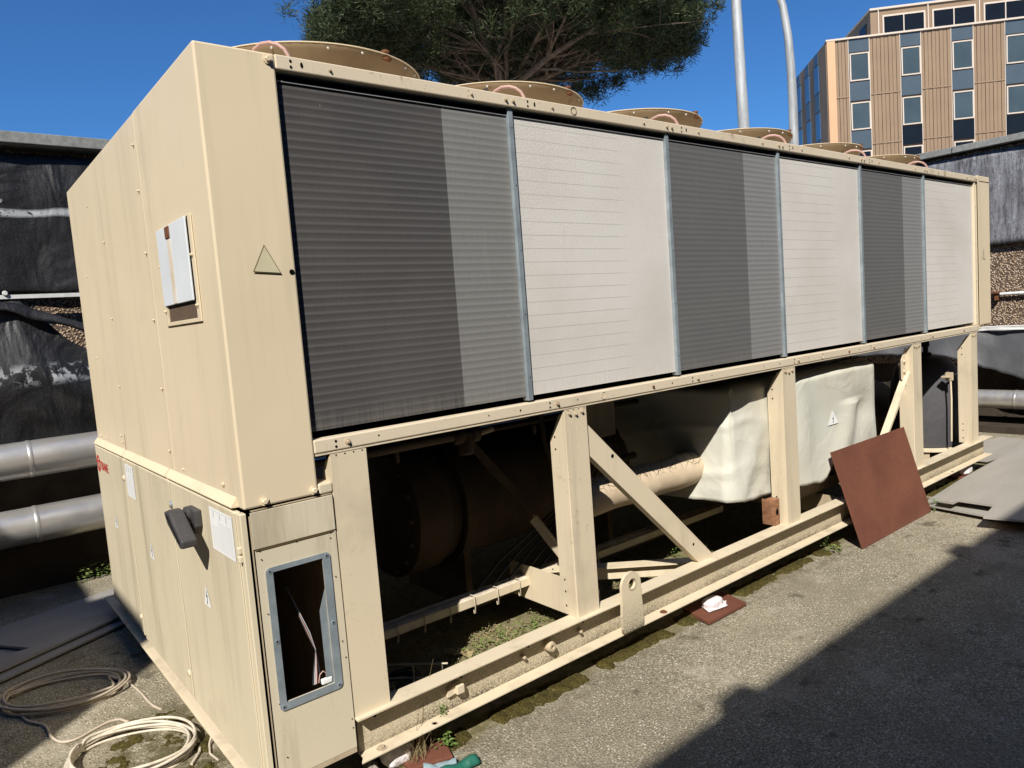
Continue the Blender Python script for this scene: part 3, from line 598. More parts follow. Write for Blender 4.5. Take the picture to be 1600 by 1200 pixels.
tag(obj('cable_scrap', mb, M_CABLE2, smooth=60), 'short loose white cable end under the door edge', 'cable')
mb = MB(); mb.tube([(0.43, -0.02, G), (0.55, -0.12, G + .01), (0.6, -0.13, G + .01)], 0.004, 6)

# ------------------------------------------------------------------ rusty plates, pads, debris
mb = MB(); mb.add([(3.459, -0.121, 0.092), (4.440, -0.121, 0.092), (4.372, 0.012, 0.668), (3.385, 0.012, 0.668), (3.459, -0.114, 0.090), (4.440, -0.114, 0.090), (4.372, 0.019, 0.666), (3.385, 0.019, 0.666)],
                  [(0, 1, 2, 3), (7, 6, 5, 4), (0, 4, 5, 1), (1, 5, 6, 2), (2, 6, 7, 3), (3, 7, 4, 0)])
tag(obj('rusty_sheet', mb, M_RUST, None, (3.9, -0.1, G), bevel=0.001), 'large rust brown steel sheet leaning against the machine frame', 'metal sheet')
def rplate(poly, label):
    c = (sum(p[0] for p in poly) / 4, sum(p[1] for p in poly) / 4, G)
    return tag(obj('rust_plate', MB().prism(poly, G + 0.006, G + 0.024, 2), M_RUST, None, c, bevel=0.002), label, 'steel plate', 'small rust plates under the base')
rplate([(2.03, -0.073), (2.33, -0.077), (2.375, 0.098), (2.075, 0.112)], 'small rust plate with a white wrapped block, in front of the middle of the base')
rplate([(0.44, -0.02), (0.585, -0.065), (0.64, 0.10), (0.46, 0.14)], 'small rust plate under dry grass at the front corner of the base')
rplate([(5.40, -0.02), (5.62, -0.02), (5.62, 0.14), (5.40, 0.14)], 'small rust plate at the far end of the base beside the grey sheet')
def pad(c, s_, label, sd, scr=0):
    mb = MB()
    def fn(u, v_):
        a, b = u * 2 * PI, (v_ - .5) * PI; p = lambda t, e: math.copysign(abs(t) ** e, t)
        k = 1 + 0.16 * noise.noise(Vector((math.cos(a) * 2.4 + sd, math.sin(a) * 2.4, b * 2)))
        return (c[0] + s_[0] * k * p(math.cos(a), .6) * p(math.cos(b), .6), c[1] + s_[1] * k * p(math.sin(a), .6) * p(math.cos(b), .6), c[2] + s_[2] * (1 + p(math.sin(b), .7)))
    mb.grid(fn, 30, 16)
    for i in range(scr):
        mb.add([(c[0] + dx_, c[1] + dy_, c[2] + 0.004 + 0.006 * rr.random()) for dx_, dy_ in ((-.085 + .02 * i, -.04), (.02 + .02 * i, -.06), (.085, -.02 + .02 * i), (-.05, .03))], [(0, 1, 2, 3)])
    return tag(obj('wrapped_block', mb, M_BAG, None, c, smooth=70), label, 'block', 'white wrapped blocks under the base')
pad((2.185, 0.015, G + 0.024), (0.055, 0.036, 0.022), 'white wrapped block on the small rust plate at the middle of the base', 1, 2)
pad((0.445, 0.085, G + 0.002), (0.052, 0.060, 0.042), 'white wrapped block under the front end of the base channel', 5)
pad((5.52, 0.045, G + 0.024), (0.07, 0.04, 0.035), 'white wrapped block under the far end of the base beside the grey sheet', 8)
mb = MB(); mb.grid(lambda u, v_: (0.47 + 0.10 * u + .02 * v_, -0.06 - 0.05 * u + 0.035 * v_, G + 0.014 + 0.02 * math.sin(u * 5 + v_ * 3) * math.sin(PI * v_)), 14, 6)
tag(obj('rag', mb, M_BLUEG, smooth=60, solid=0.006), 'blue grey rag beside the dry grass at the front corner', 'rag')
mb = MB(); mb.grid(lambda u, v_: (0.50 + 0.14 * u, -0.13 - 0.02 * u + 0.05 * v_, G + 0.01 + 0.022 * math.sin(PI * v_) * (0.8 + .3 * math.sin(u * 9))), 14, 8)
tag(obj('plastic_scrap', mb, M_GREEN, smooth=60, solid=0.004), 'crumpled dark green plastic scrap at the front corner of the yard', 'scrap')
for i, (cx_, cy_, s_, lb) in enumerate(((0.355, 0.10, .028, 'grey stone chip between the end panel and the white block'), (0.40, 0.02, .018, 'small pale stone in front of the white wrapped block'), (0.39, 0.17, .03, 'brown stone under the front end of the channel'))):
    mb = MB(); mb.ball((cx_, cy_, G + s_ * .4), (s_, s_ * .8, s_ * .6), 8, 6, 0.7, i * 5); tag(obj('stone', mb, M_PLASTER), lb, 'stone')
mb = MB()
for i in range(3): leaf(mb, (1.02 + .03 * i, 0.56, G + .02), (math.cos(i * 2.2), math.sin(i * 2.2), .25), 0.09, 0.028)
tag(obj('dead_leaf', mb, M_DRY, solid=0.001), 'curled brown dead leaf on the sunlit floor under the machine', 'leaf')

# ================================================================== THE CHILLER
CH = empty('air_cooled_chiller', (0, 0, 0), 'huge beige air cooled chiller with grey coil panels on an open steel frame', 'chiller')
def part(name, mb, m, loc=(0, 0, 0), **kw): return obj(name, mb, m, kw.pop('parent', CH), loc, **kw)
# shared small hardware
def bolt_mesh(r, h, ax):
    mb = MB(); mb.lathe([(r * 1.55, 0), (r * 1.55, h * .25)], n=14, ax=ax); mb.lathe([(r, h * .25), (r, h * .85), (r * .8, h)], n=6, ax=ax); return mesh(mb, 'bolt')
def hole_mesh(r, ax, st=1.0):
    mb = MB(); n = 14; P = lambda u, v_: [(0, u, v_), (u, 0, v_), (u, v_, 0)][ax]
    mb.add([P(r * math.cos(2 * PI * k / n), r * st * math.sin(2 * PI * k / n)) for k in range(n)], [tuple(range(n))]); return mesh(mb, 'hole')
BM = {}
def bolt(x, y, z, r=0.0065, h=0.008, d='y', m=None, name='bolt', parent=None):
    m = m or M_FRAME; key = ('b', r, h, d, m.name)
    if key not in BM:
        BM[key] = bolt_mesh(r, -h if d in 'xy' else h, 'xyz'.index(d)); BM[key].materials.append(m)
    return link(name, BM[key], None, parent or CH, (x, y, z))
def hole(x, y, z, r=0.005, d='y', st=1.0, name='bolt_hole', parent=None):
    key = ('h', r, d, st)
    if key not in BM: BM[key] = hole_mesh(r, 'xyz'.index(d), st); BM[key].materials.append(M_BLACK)
    return link(name, BM[key], None, parent or CH, (x, y, z))

H = 2.405; W = 2.25
# end housing (upper), near end: two big panels + wrap round the corner
ep = part('end_panel', MB().prism([(-.001, 0), (0.02, 0), (0.02, 0)], 0, 0, 2) if False else MB().box(0.0, 0.228, 0.0, 0.728, 1.098, H), M_PANEL, (0, 0, 0), bevel=0.006, label='right upper end panel wrapping the corner')
ep2 = part('end_panel', MB().box(0.0015, 0.228, 0.731, W, 1.112, H - 0.001), M_PANEL, (0, 0, 0), bevel=0.005, label='left upper end panel')
part('housing_end_core', MB().box(0.012, 0.20, 0.012, W - 0.012, 1.09, H - 0.012), M_BLACK)
for y0, y1 in ((0.055, 0.795), (0.812, 1.548), (1.566, W + 0.005)):
    part('drip_lip', MB().prism([(-0.0, 1.128), (-0.022, 1.103), (-0.022, 1.099), (0.012, 1.099), (0.012, 1.128)], y0, y1, 1) if False else
         MB().add([(-0.0005, y0, 1.130), (-0.0005, y1, 1.130), (-0.020, y1, 1.104), (-0.020, y0, 1.104), (0.006, y0, 1.098), (0.006, y1, 1.098), (-0.020, y0, 1.100), (-0.020, y1, 1.100)],
                  [(0, 1, 2, 3), (3, 2, 7, 6), (6, 7, 5, 4), (0, 3, 6, 4), (1, 5, 7, 2), (0, 4, 5, 1)]), M_PANEL, bevel=0.001)
for z in (1.20, 1.43, 1.68, 1.92, 2.14, 2.30): bolt(-0.001, 0.765, z, 0.0034, 0.006, 'x', M_PANEL, 'panel_screw')
for z in (1.15, 1.55, 1.95, 2.25): bolt(0.0005, 1.98 if z < 2.2 else 1.75, z, 0.0028, 0.005, 'x', M_PANEL, 'panel_screw')
for y, z in ((1.60, 1.16), (1.62, 1.19), (2.12, 1.15), (0.60, 1.15), (1.52, 1.42), (1.50, 1.72), (1.47, 2.05)): bolt(0.0, y, z, 0.0030, 0.006, 'x', M_PANEL, 'panel_screw')
for y, z in ((0.16, 1.155),): bolt(-0.001, y, z, 0.005, 0.007, 'x', M_PANEL, 'panel_screw')
bolt(0.060, -0.001, 1.113, 0.0085, 0.013, 'y', M_PANEL); bolt(0.212, -0.001, 1.113, 0.0085, 0.013, 'y', M_PANEL); bolt(0.206, -0.001, 2.385, 0.0085, 0.012, 'y', M_PANEL)
hole(0.2145, -0.0015, 1.775, 0.008)
part('short_seam', MB().box(-0.0012, 0, 1.548, 1.5495, 1.13, 1.20), M_YEDGE)
# hood with opening below (white flap)
hd = part('sensor_hood', MB().box(-0.0055, -0.001, 0.178, 0.212, 1.650, 1.968).box(-0.0055, -0.001, 0.546, 0.578, 1.650, 1.968).box(-0.0055, -0.001, 0.212, 0.546, 1.650, 1.662).box(-0.0035, -0.001, 0.212, 0.546, 1.7155, 1.968), M_PANEL, (0, 0, 0), bevel=0.002, label='cream frame of the white hood')
obj('vent_pocket_shade', MB().box(-0.0035, -0.001, 0.212, 0.546, 1.662, 1.7155), mat_simple('brown_pocket_shade', (0.12, 0.08, 0.05), .8), CH)  # flat brown plate; its dark colour makes the opening look deep and shaded
wf = obj('white_flap', MB().box(-0.0130, -0.0075, 0.2135, 0.549, 1.716, 1.966), mat_simple('white_hood_paint', (0.70, 0.73, 0.75), 0.4, 0, 0.3, 0.08), CH, bevel=0.0015)
obj('flap_gap_shade', MB().box(-0.0070, -0.0058, 0.2065, 0.2130, 1.716, 1.966), M_BLACK, CH)  # black strip painted as the shadow gap beside the flap
obj('flap_rib', MB().box(-0.0142, -0.0132, 0.385, 0.425, 1.718, 1.964), mat_simple('rust_run_white', (0.74, 0.70, 0.62), 0.5, 0, .3, .2, 9, .05, 30, .005, (0.60, 0.50, 0.37)), wf)
obj('rust_hinge', MB().box(-0.0170, -0.0144, 0.383, 0.430, 1.925, 1.962), M_RUSTB, wf, bevel=0.001)
obj('flap_sun_patch', MB().prism([(-0.0035, 1.714), (-0.009, 1.714), (-0.0035, 1.664)], 0.532, 0.5455, 1), M_PANEL, CH)  # cream wedge standing in for the sunlit triangle inside the opening
for y in (0.196, 0.562):
    for z in (1.85, 1.70): bolt(-0.006, y, z, 0.004, 0.007, 'x', M_PANEL, 'panel_screw')
# long-side sticker on the corner panel (faded yellow triangle) and its twin at the far end
def tri(name, pts, m, parent=CH, **kw):
    return obj(name, MB().add(pts, [(0, 1, 2)]), m, parent, **kw)
for s0 in (0.0, 1.0):
    bx, wd = (0.0, 1) if not s0 else (5.752, .72)
    a, b, c = (bx + 0.098 * wd + .0, 1.776), (bx + 0.182 * wd, 1.770), (bx + 0.138 * wd, 1.855)
    t = tri('warning_triangle', [(a[0], -0.0035, a[1]), (b[0], -0.0035, b[1]), (c[0], -0.0035, c[1])], M_YEDGE, label='faded yellow triangular sticker')
    k_ = 0.90; cc = ((a[0] + b[0] + c[0]) / 3, (a[1] + b[1] + c[1]) / 3)
    tri('triangle_face', [(cc[0] + (p[0] - cc[0]) * k_, -0.0045, cc[1] + (p[1] - cc[1]) * k_) for p in (a, b, c)], M_YEL, t)

# ---- lower cabinet with three doors
cab = part('control_cabinet', MB().box(0.003, 0.018, 0.0, 2.262, 0.245, 1.092).box(0.003, 0.270, 2.245, 2.262, 0.245, 1.092).box(0.003, 0.270, 0.0, 2.262, 1.078, 1.092).box(0.003, 0.27, 0.0, 2.262, 0.245, 0.26).box(0.265, 0.270, 0.02, 2.262, 0.245, 1.092), M_OLD)
dy = ((0.036, 0.757, 0.245), (0.762, 1.537, 0.247), (1.542, 2.263, 0.262))
doors = []
for i, (y0, y1, zb) in enumerate(dy):
    d = part('door', MB().box(-0.016, 0.002, y0, y1, zb, 1.090), M_DOOR, (0, 0, 0), bevel=0.004, label=('right cabinet door with rotary handle', 'middle cabinet door', 'left cabinet door with red logo')[i]); doors.append(d)
    obj('door_fold', MB().box(-0.0185, -0.0150, y0 + 0.0, y0 + 0.022, zb, 1.088), M_DOOR, d, (0, 0, 0), bevel=0.002)
part('corner_post', MB().box(-0.014, 0.0130, 0.0, 0.033, 0.215, 1.088), M_DOOR, bevel=0.003)
for z in (0.275, 0.966):
    for dz in (-0.022, 0.004): obj('hinge', MB().box(-0.026, -0.013, 0.010, 0.026, z + dz, z + dz + 0.022), M_DOOR, doors[0], (0, 0, 0), bevel=0.004)
for (y, z, di) in ((0.750, 1.003, 0), (1.558, 1.000, 2), (0.775, 0.345, 1), (1.558, 0.345, 2)):
    lk = obj('quarter_turn_lock', MB().lathe([(0.0135, -0.0165), (0.0135, -0.021), (0.010, -0.024)], (0, y + .012, z), 18, 0), M_GALV if di == 0 else M_DOOR, doors[di], (0, 0, 0), smooth=35)
    obj('lock_face', MB().lathe([(0.0075, -0.0242), (0.006, -0.0265)], (0, y + .012, z), 12, 0), M_OLD, lk, (0, 0, 0), smooth=35)
XF = -0.0175
def paper(d, y0, y1, z0, z1, rows, name='notice_sheet'):
    p = obj(name, MB().add([(XF, y0, z0), (XF, y1, z0), (XF, y1, z1), (XF, y0, z1)], [(0, 1, 2, 3)]), M_WHITE, d, (0, 0, 0))
    mb = MB(); rq = random.Random(5); hh = (z1 - z0)
    for r in range(rows):
        zz = z1 - hh * (0.30 + 0.66 * r / rows); ya = y0 + (y1 - y0) * 0.06; yb = y0 + (y1 - y0) * (0.62 if r < 3 else .93); mb.add([(XF - .0008, ya, zz), (XF - .0008, yb, zz), (XF - .0008, yb, zz + hh * .006), (XF - .0008, ya, zz + hh * .006)], [(0, 1, 2, 3)])
    for j in range(3):
        yy = y1 - (y1 - y0) * (0.2 + .28 * j); mb.add([(XF - .0008, yy, z1 - hh * .22), (XF - .0008, yy + .004, z1 - hh * .22), (XF - .0008, yy + .004, z1 - hh * .08), (XF - .0008, yy, z1 - hh * .08)], [(0, 1, 2, 3)])
    for e0, e1 in ((0.03, .045),): mb.add([(XF - .0008, y0 + (y1 - y0) * e0, z1 - hh * .05), (XF - .0008, y1 - (y1 - y0) * e0, z1 - hh * .05), (XF - .0008, y1 - (y1 - y0) * e0, z1 - hh * .056), (XF - .0008, y0 + (y1 - y0) * e0, z1 - hh * .056)], [(0, 1, 2, 3)])
    obj('small_print', mb, M_GREYINK, p, (0, 0, 0))
paper(doors[0], 0.066, 0.285, 0.935, 1.072, 16); paper(doors[1], 1.375, 1.532, 0.925, 1.072, 14)
def bolt_tri(parent, fn, s_):            # white triangle with black border and lightning bolt; fn maps (u, v, lift) to a point
    t = obj('warning_sticker', MB().add([fn(-.5 * s_, 0, 0), fn(.5 * s_, 0, 0), fn(0, .95 * s_, 0)], [(0, 1, 2)]), M_WHITE, parent, (0, 0, 0))
    z = [(0.03, .72), (-.10, .38), (0.01, .42), (-.04, .18), (-.075, .22), (-.01, .06), (.05, .24), (.005, .21), (.09, .52), (-.02, .47), (0.06, .72)]
    obj('lightning_mark', MB().add([fn(a * s_, b * s_, .001) for a, b in z], [tuple(range(len(z)))]), M_INK, t, (0, 0, 0))
for di, y, z in ((0, 0.425, 0.705), (1, 1.185, 0.705), (2, 1.91, 0.705)): bolt_tri(doors[di], lambda u, v_, l, y=y, z=z: (XF - l, y - u, z + v_), 0.078)
# red round emblem and word on the left door
bm_ = MB(); n = 28; cy, cz, R1, R2 = 2.205, 1.000, 0.045, 0.030
bm_.add([(XF, cy + R1 * math.cos(2 * PI * k / n), cz + R1 * math.sin(2 * PI * k / n)) for k in range(n)] + [(XF, cy + R2 * math.cos(2 * PI * k / n), cz + R2 * math.sin(2 * PI * k / n)) for k in range(n)],
        [(k, (k + 1) % n, (k + 1) % n + n, k + n) for k in range(n)])
bm_.add([(XF, cy + u, cz + v_) for u, v_ in ((-.028, .018), (.028, .018), (.028, .008), (.006, .008), (.006, -.028), (-.006, -.028), (-.006, .008), (-.028, .008))], [tuple(range(8))])
obj('round_emblem', bm_, M_RED, doors[2], (0, 0, 0))
def text_mesh(txt, size):
    fc = bpy.data.curves.new('lettering', 'FONT'); fc.body = txt; fc.size = size; fc.offset = size * 0.02
    to = bpy.data.objects.new('lettering', fc); COL.objects.link(to); dg = bpy.context.evaluated_depsgraph_get(); me = bpy.data.meshes.new_from_object(to.evaluated_get(dg)); bpy.data.objects.remove(to); return me
me = text_mesh('TRANE', 0.062); me.transform(Matrix(((0, 0, -1, XF - .0003), (-1, 0, 0, 2.152), (0, 1, 0, 0.975), (0, 0, 0, 1)))); me.materials.clear(); me.materials.append(M_RED)
link('red_lettering', me, None, doors[2], (0, 0, 0))
# rotary isolator handle
hy, hz = 0.435, 1.012
hb = part('rotary_handle', MB().prism([(.378, 1.045), (.480, 1.045), (.480, .992), (.462, .962), (.402, .962), (.378, .992)], -0.040, -0.0165, 0), M_HANDLE, (0, 0, 0), bevel=0.004, label='dark grey rotary isolator handle', parent=doors[0])
obj('handle_shaft', MB().lathe([(0.030, -0.040), (0.030, -0.050), (0.022, -0.053), (0.022, -0.060), (0.028, -0.063), (0.028, -0.100), (0.024, -0.103)], (0, .445, 1.020), 26, 0), M_HANDLE, hb, (0, 0, 0), smooth=35)
obj('handle_collar', MB().box(-0.101, -0.056, .415, .480, .992, 1.046), M_HANDLE, hb, (0, 0, 0), bevel=0.009)
P_ = [(.490, 1.040), (.425, 1.046), (.302, .972), (.306, .948), (.330, .944), (.455, 1.000)]
obj('handle_grip', MB().prism(P_, -0.106, -0.058, 0), M_HANDLE, hb, (0, 0, 0), bevel=0.006)
obj('grip_groove', MB().prism([(.452, 1.030), (.447, 1.034), (.325, .967), (.328, .962)], -0.1072, -0.1055, 0), M_BLACK, hb, (0, 0, 0))

# cabinet side (long face), with access opening in a galvanised frame
ox0, ox1, oz0, oz1 = 0.062, 0.219, 0.497, 0.899
mb = MB()
for bx in ((0.0142, ox0, 0.262, 1.090), (ox1, 0.271, 0.262, 1.090), (ox0, ox1, 0.262, oz0), (ox0, ox1, oz1, 1.090)): mb.box(bx[0], bx[1], 0.0, 0.004, bx[2], bx[3])
part('cabinet_side', mb, M_SIDE)
part('corner_seal', MB().box(0.0124, 0.0150, 0.0012, 0.003, 0.262, 1.088), M_OLD)
part('seam_strip', MB().box(0.020, 0.262, -0.0025, -0.0005, 0.972, 0.978), M_YEDGE)
part('cover_plate', MB().box(0.014, 0.270, -0.0042, -0.0008, 0.978, 1.088), M_SIDE, bevel=0.0015)
part('cabinet_lid', MB().box(0.229, 0.277, 0.0, 0.12, 1.094, 1.128), M_DOOR, bevel=0.006)
fr = MB()
def rrect(x0, x1, z0, z1, r, n=5):
    out = []
    for cx_, cz_, a0 in ((x1 - r, z1 - r, 0), (x0 + r, z1 - r, 90), (x0 + r, z0 + r, 180), (x1 - r, z0 + r, 270)):
        for k in range(n + 1):
            a = math.radians(a0 + 90 * k / n); out.append((cx_ + r * math.cos(a), cz_ + r * math.sin(a)))
    return out
A = rrect(0.041, 0.243, 0.474, 0.914, 0.014); B = rrect(ox0, ox1 - .001, oz0, oz1, 0.003); n = len(A)
for yy in (-0.004, -0.0008): fr.add([(p[0], yy, p[1]) for p in A + B], [(k, (k + 1) % n, (k + 1) % n + n, k + n) for k in range(n)])
fr.add([(p[0], y_, p[1]) for y_ in (-.004, -.0008) for p in A], [(k, (k + 1) % n, (k + 1) % n + n, k + n) for k in range(n)])
fr.add([(p[0], y_, p[1]) for y_ in (-.004, -.0008) for p in B], [(k, (k + 1) % n, (k + 1) % n + n, k + n) for k in range(n)])
af = part('access_frame', fr, M_GALV)
for x, z in ((0.052, 0.904), (0.231, 0.904), (0.052, 0.690), (0.231, 0.690), (0.052, 0.487), (0.231, 0.487)): obj('eyelet', MB().lathe([(0.0065, -0.0042), (0.0065, -0.006), (0.003, -0.006)], (x, 0, z), 14, 1), M_GALV, af, (0, 0, 0), smooth=30); hole(x, -0.0065, z, 0.003, parent=af)
part('frame_return', MB().add([(ox1 - .001, 0.004, oz0), (ox1 - .001, 0.004, 0.80), (ox1 - .024, 0.004, 0.735), (ox1 - .024, 0.004, oz0)], [(0, 1, 2, 3)]), M_GALV, solid=0.002)
part('connector', MB().box(0.178, 0.212, -0.001, 0.012, 0.503, 0.520), M_WHITE, bevel=0.003)
for i, (xa, m) in enumerate(((0.165, M_WIREB), (0.175, M_PINK), (0.185, M_WIREB), (0.17, M_GREYINK))):
    part('wire', MB().tube([(0.10, 0.30, 0.93), (0.14, 0.12, 0.80), (0.165 + .003 * i, 0.05, 0.66), (0.185, 0.045, 0.60), (xa, 0.03, 0.535), (xa - .008, 0.02, 0.505)], 0.0022, 6), m, smooth=60)
part('wire', MB().tube([(0.172, 0.012, 0.51), (0.176, 0.008, 0.535), (0.186, 0.006, 0.545), (0.196, 0.008, 0.535), (0.198, 0.008, 0.515)], 0.0018, 6), M_PINK, smooth=60)
for x, z in ((0.030, 0.972), (0.142, 0.972), (0.252, 0.972), (0.250, 0.955), (0.033, 0.945), (0.035, 0.78), (0.255, 0.83), (0.256, 0.62), (0.262, 0.565), (0.040, 0.50), (0.046, 0.33), (0.262, 0.36), (0.263, 0.33)): hole(x, -0.0046 if z > .98 else -0.003, z, 0.0022, name='rivet_hole')

# ---- base skid along the door end
part('end_skid', MB().box(-0.034, 0.06, -0.15, 2.46, 0.205, 0.212).box(0.03, 0.037, -0.02, 2.46, 0.10, 0.205), M_FRAME, bevel=0.001)

M_CAPS = mat_simple('sunlit_coil_edge', (0.5, 0.49, 0.46), 0.5, 0.3)  # bright colour painted for the sunlit line along the coil tops
# ---- coils
cols = [(0.236, 0.8165, M_COIL_DARK, 'dark brown grey coil section'), (0.8175, 1.104, M_COIL_MID, 'mid grey coil section'),
        (1.130, 2.010, M_COIL_PALE, 'pale coil section'), (2.035, 2.635, M_COIL_GREY, 'slate grey coil section'), (2.637, 2.930, M_COIL_LGREY, 'light grey coil section'),
        (2.955, 3.848, M_COIL_PALE, 'pale coil section'), (3.873, 4.470, M_COIL_GREY, 'slate grey coil section'), (4.472, 4.770, M_COIL_LGREY, 'light grey coil section'),
        (4.795, 5.695, M_COIL_PALE, 'pale coil section')]
for x0, x1, m, lb in cols:
    part('coil_panel', MB().box(x0, x1, 0.024, 0.10, 1.288, 2.334), m, label=lb)
    part('coil_lit_edge', MB().box(x0, x1, 0.019, 0.10, 2.334, 2.3375), M_CAPS)
    part('coil_panel', MB().box(x0, x1, W - 0.10, W - 0.024, 1.288, 2.338), m, label=lb + ' on the hidden side')
for x in (1.117, 2.022, 2.942, 3.861, 4.783):
    mu = part('coil_mullion', MB().box(x - 0.0115, x + 0.0115, 0.010, 0.045, 1.272, 2.362), M_GALV, bevel=0.002)
    mu2 = part('coil_mullion', MB().box(x - 0.0115, x + 0.0115, W - 0.045, W - 0.010, 1.272, 2.362), M_GALV)
    for z in (1.36, 1.60, 1.84, 2.08, 2.29): hole(x + .003, 0.0093, z, 0.0025)
part('coil_end_strip', MB().box(5.697, 5.722, 0.006, 0.05, 1.268, 2.36), M_FRAME, bevel=0.002)
for z in (1.35, 1.62, 1.9, 2.18): bolt(5.71, 0.005, z, 0.004, 0.006, 'y', M_FRAME, 'panel_screw')
part('added_dark_liner', MB().box(0.205, 5.75, 0.14, 0.15, 1.27, 2.36).box(0.205, 5.75, W - 0.15, W - 0.14, 1.27, 2.36).box(0.205, 5.75, 0.10, W - 0.10, 1.245, 1.262), M_BLACK)  # added black sheets and deck that block light and darken the inside
part('roof_deck', MB().box(0.228, 5.752, 0.002, W - 0.002, 2.386, 2.402), M_FRAME)
# far end housing
part('end_panel', MB().box(5.752, 5.995, -0.002, W, 1.262, 2.412), M_PANEL, bevel=0.006, label='far end panel')
part('panel_fold', MB().box(5.738, 5.768, -0.0055, -0.0025, 1.263, 2.411), M_PANEL, bevel=0.001)
part('panel_tab', MB().box(5.775, 5.985, -0.0052, -0.0025, 2.37, 2.372), M_YEDGE)
# rails
def rail(z0, z1, x0, x1, y0=-0.001, y1=0.05):
    part('long_rail', MB().box(x0, x1, y0, y1, z0, z1), M_RAIL, bevel=0.004)
    part('long_rail', MB().box(x0, x1, W - y1, W - y0, z0, z1), M_RAIL, bevel=0.004)
rail(2.362, 2.405, 0.229, 5.750); rail(1.222, 1.264, 0.229, 5.735)
part('rail_lip', MB().box(0.232, 5.73, 0.0, 0.045, 1.2145, 1.2195), M_FRAME)
for k in range(7):
    x = 0.275 + 0.9205 * k
    for z in (2.391, 2.374):
        hole(min(x, 5.70), -0.0022, z, 0.0042)
    if k < 6:
        hole(x + 0.034, -0.0022, 2.384, 0.0045, st=1.8, name='slot'); bolt(x + 0.125, -0.001, 2.383, 0.0038, 0.007, m=M_OLD)
        bolt(x + 0.66, -0.001, 2.383, 0.0038, 0.007, m=M_OLD); bolt(x + 0.815, -0.001, 2.384, 0.0048, 0.009, m=M_OLD); bolt(x + 0.850, -0.001, 2.383, 0.0048, 0.009, m=M_OLD)
    if k in (1, 5): obj('knockout_ring', MB().lathe([(0.013, -0.0012), (0.0145, -0.0035), (0.016, -0.0012)], (x + 0.24, 0, 2.384), 20, 1, True), M_YEDGE, CH, (0, 0, 0))
for k in range(7):
    x = 0.300 + 0.9 * k
    if x > 5.7: continue
    for z in (1.251, 1.234): hole(x, -0.0022, z, 0.0042)
    if k: hole(x - 0.15, -0.0022, 1.243, 0.004)
    bolt(x + 0.040, -0.001, 1.243, 0.0062, 0.009, m=M_OLD); hole(x + 0.15, -0.0022, 1.245, 0.003)
    bolt(x + 0.62, -0.001, 1.24, 0.005, 0.006, m=M_RUSTB) if k % 2 else hole(x + .6, -.0022, 1.245, .003)
    if x + .32 < 5.6 and k in (1, 3): obj('knockout_ring', MB().lathe([(0.013, -0.0012), (0.0145, -0.0035), (0.016, -0.0012)], (x + 0.30, 0, 1.243), 20, 1, True), M_OLD, CH, (0, 0, 0))
# posts (folded channels with a chamfered side flange)
def post(x0, x1, back=False, wide=False):
    mb = MB(); ztop = 1.218; zb = 0.3575; s_ = 1
    Y = (lambda y: W - y) if back else (lambda y: y)
    mb.add([(x0, Y(0.004), zb), (x1, Y(0.004), zb), (x1, Y(0.004), ztop), (x0, Y(0.004), ztop)], [(0, 1, 2, 3)])
    for x in (x0, x1): mb.add([(x, Y(0.004), zb), (x, Y(0.095), zb), (x, Y(0.095), ztop - 0.13), (x, Y(0.035), ztop - 0.03), (x, Y(0.004), ztop - 0.012)], [(0, 1, 2, 3, 4)])
    p = part('upright_post', mb, M_FRAME, ((x0 + x1) / 2, 0, 0), solid=0.005, bevel=0.004)
    if not back:
        for z in (0.395, 0.455, 0.505, 1.05, 1.10): hole(x0 - 0.0036, 0.065, z, 0.0045, 'x', parent=p)
        for i in range(3 if x0 > 1 else 0): bolt(x0 + 0.025 + 0.035 * i, 0.0013, 1.195 - .006 * (i % 2), 0.006, 0.010, parent=p, m=M_OLD)
        for i in range(4): hole(x0 + 0.02 + 0.03 * i, 0.001, 1.207, 0.0028, parent=p)
    return p
for i, (a, b) in enumerate(((0.278, 0.402), (1.276, 1.397), (2.880, 3.006), (4.515, 4.650), (5.560, 5.690))): post(a, b); post(a, b, True)
# base channels
def channel(y, s_, x0, x1):
    Y = lambda v_: y + s_ * v_
    def pr_(pts): return MB().prism([(Y(a), b) for a, b in pts], x0, x1, 0)
    n1 = part('base_flange', MB().prism([(x0 + .0, Y(-0.020)), (x1, Y(-0.020)), (x1, Y(0.056)), (x0 + 0.145, Y(0.056)), (x0 + 0.128, Y(0.004)), (x0, Y(0.004))], 0.349, 0.357, 2), M_FRAME, bevel=0.0015)
    part('base_web', MB().box(x0 + .02, x1 - 0.03, min(Y(.036), Y(.042)), max(Y(.036), Y(.042)), 0.214, 0.349), M_WEB)
    part('base_flange', MB().prism([(x0 - 0.0, Y(-0.018)), (x1, Y(-0.018)), (x1, Y(0.05)), (x0 + 0.02, Y(0.05)), (x0 + 0.018, Y(0.01))], 0.206, 0.2135, 2), M_FRAME, bevel=0.0015)
channel(0, 1, 0.274, 5.925); channel(W, -1, 0.274, 5.925)
hole(2.842, 0.0445, 0.43, 0.013, st=1.4)
for x in (0.33, 0.68, 1.0, 1.30, 1.9, 2.4, 3.2, 4.7, 5.3, 5.6): hole(x + .03, 0.0348, 0.315, 0.006)
for x in (0.995, 1.300): bolt(x, 0.035, 0.287, 0.007, 0.022, m=M_OLD)
bo = part('lifting_boss', MB().lathe([(0.021, 0.036), (0.021, 0.004), (0.017, -0.004), (0.008, -0.004), (0.007, 0.006)], (1.123, 0, 0.29), 20, 1), M_OLD, smooth=35)
part('bracket_tab', MB().box(0.668, 0.700, 0.002, 0.036, 0.272, 0.304), M_FRAME, bevel=0.003); part('bracket_tab', MB().prism([(0.640, 0.290), (0.668, 0.303), (0.668, 0.272), (0.638, 0.268)], 0.020, 0.036, 1), M_FRAME)
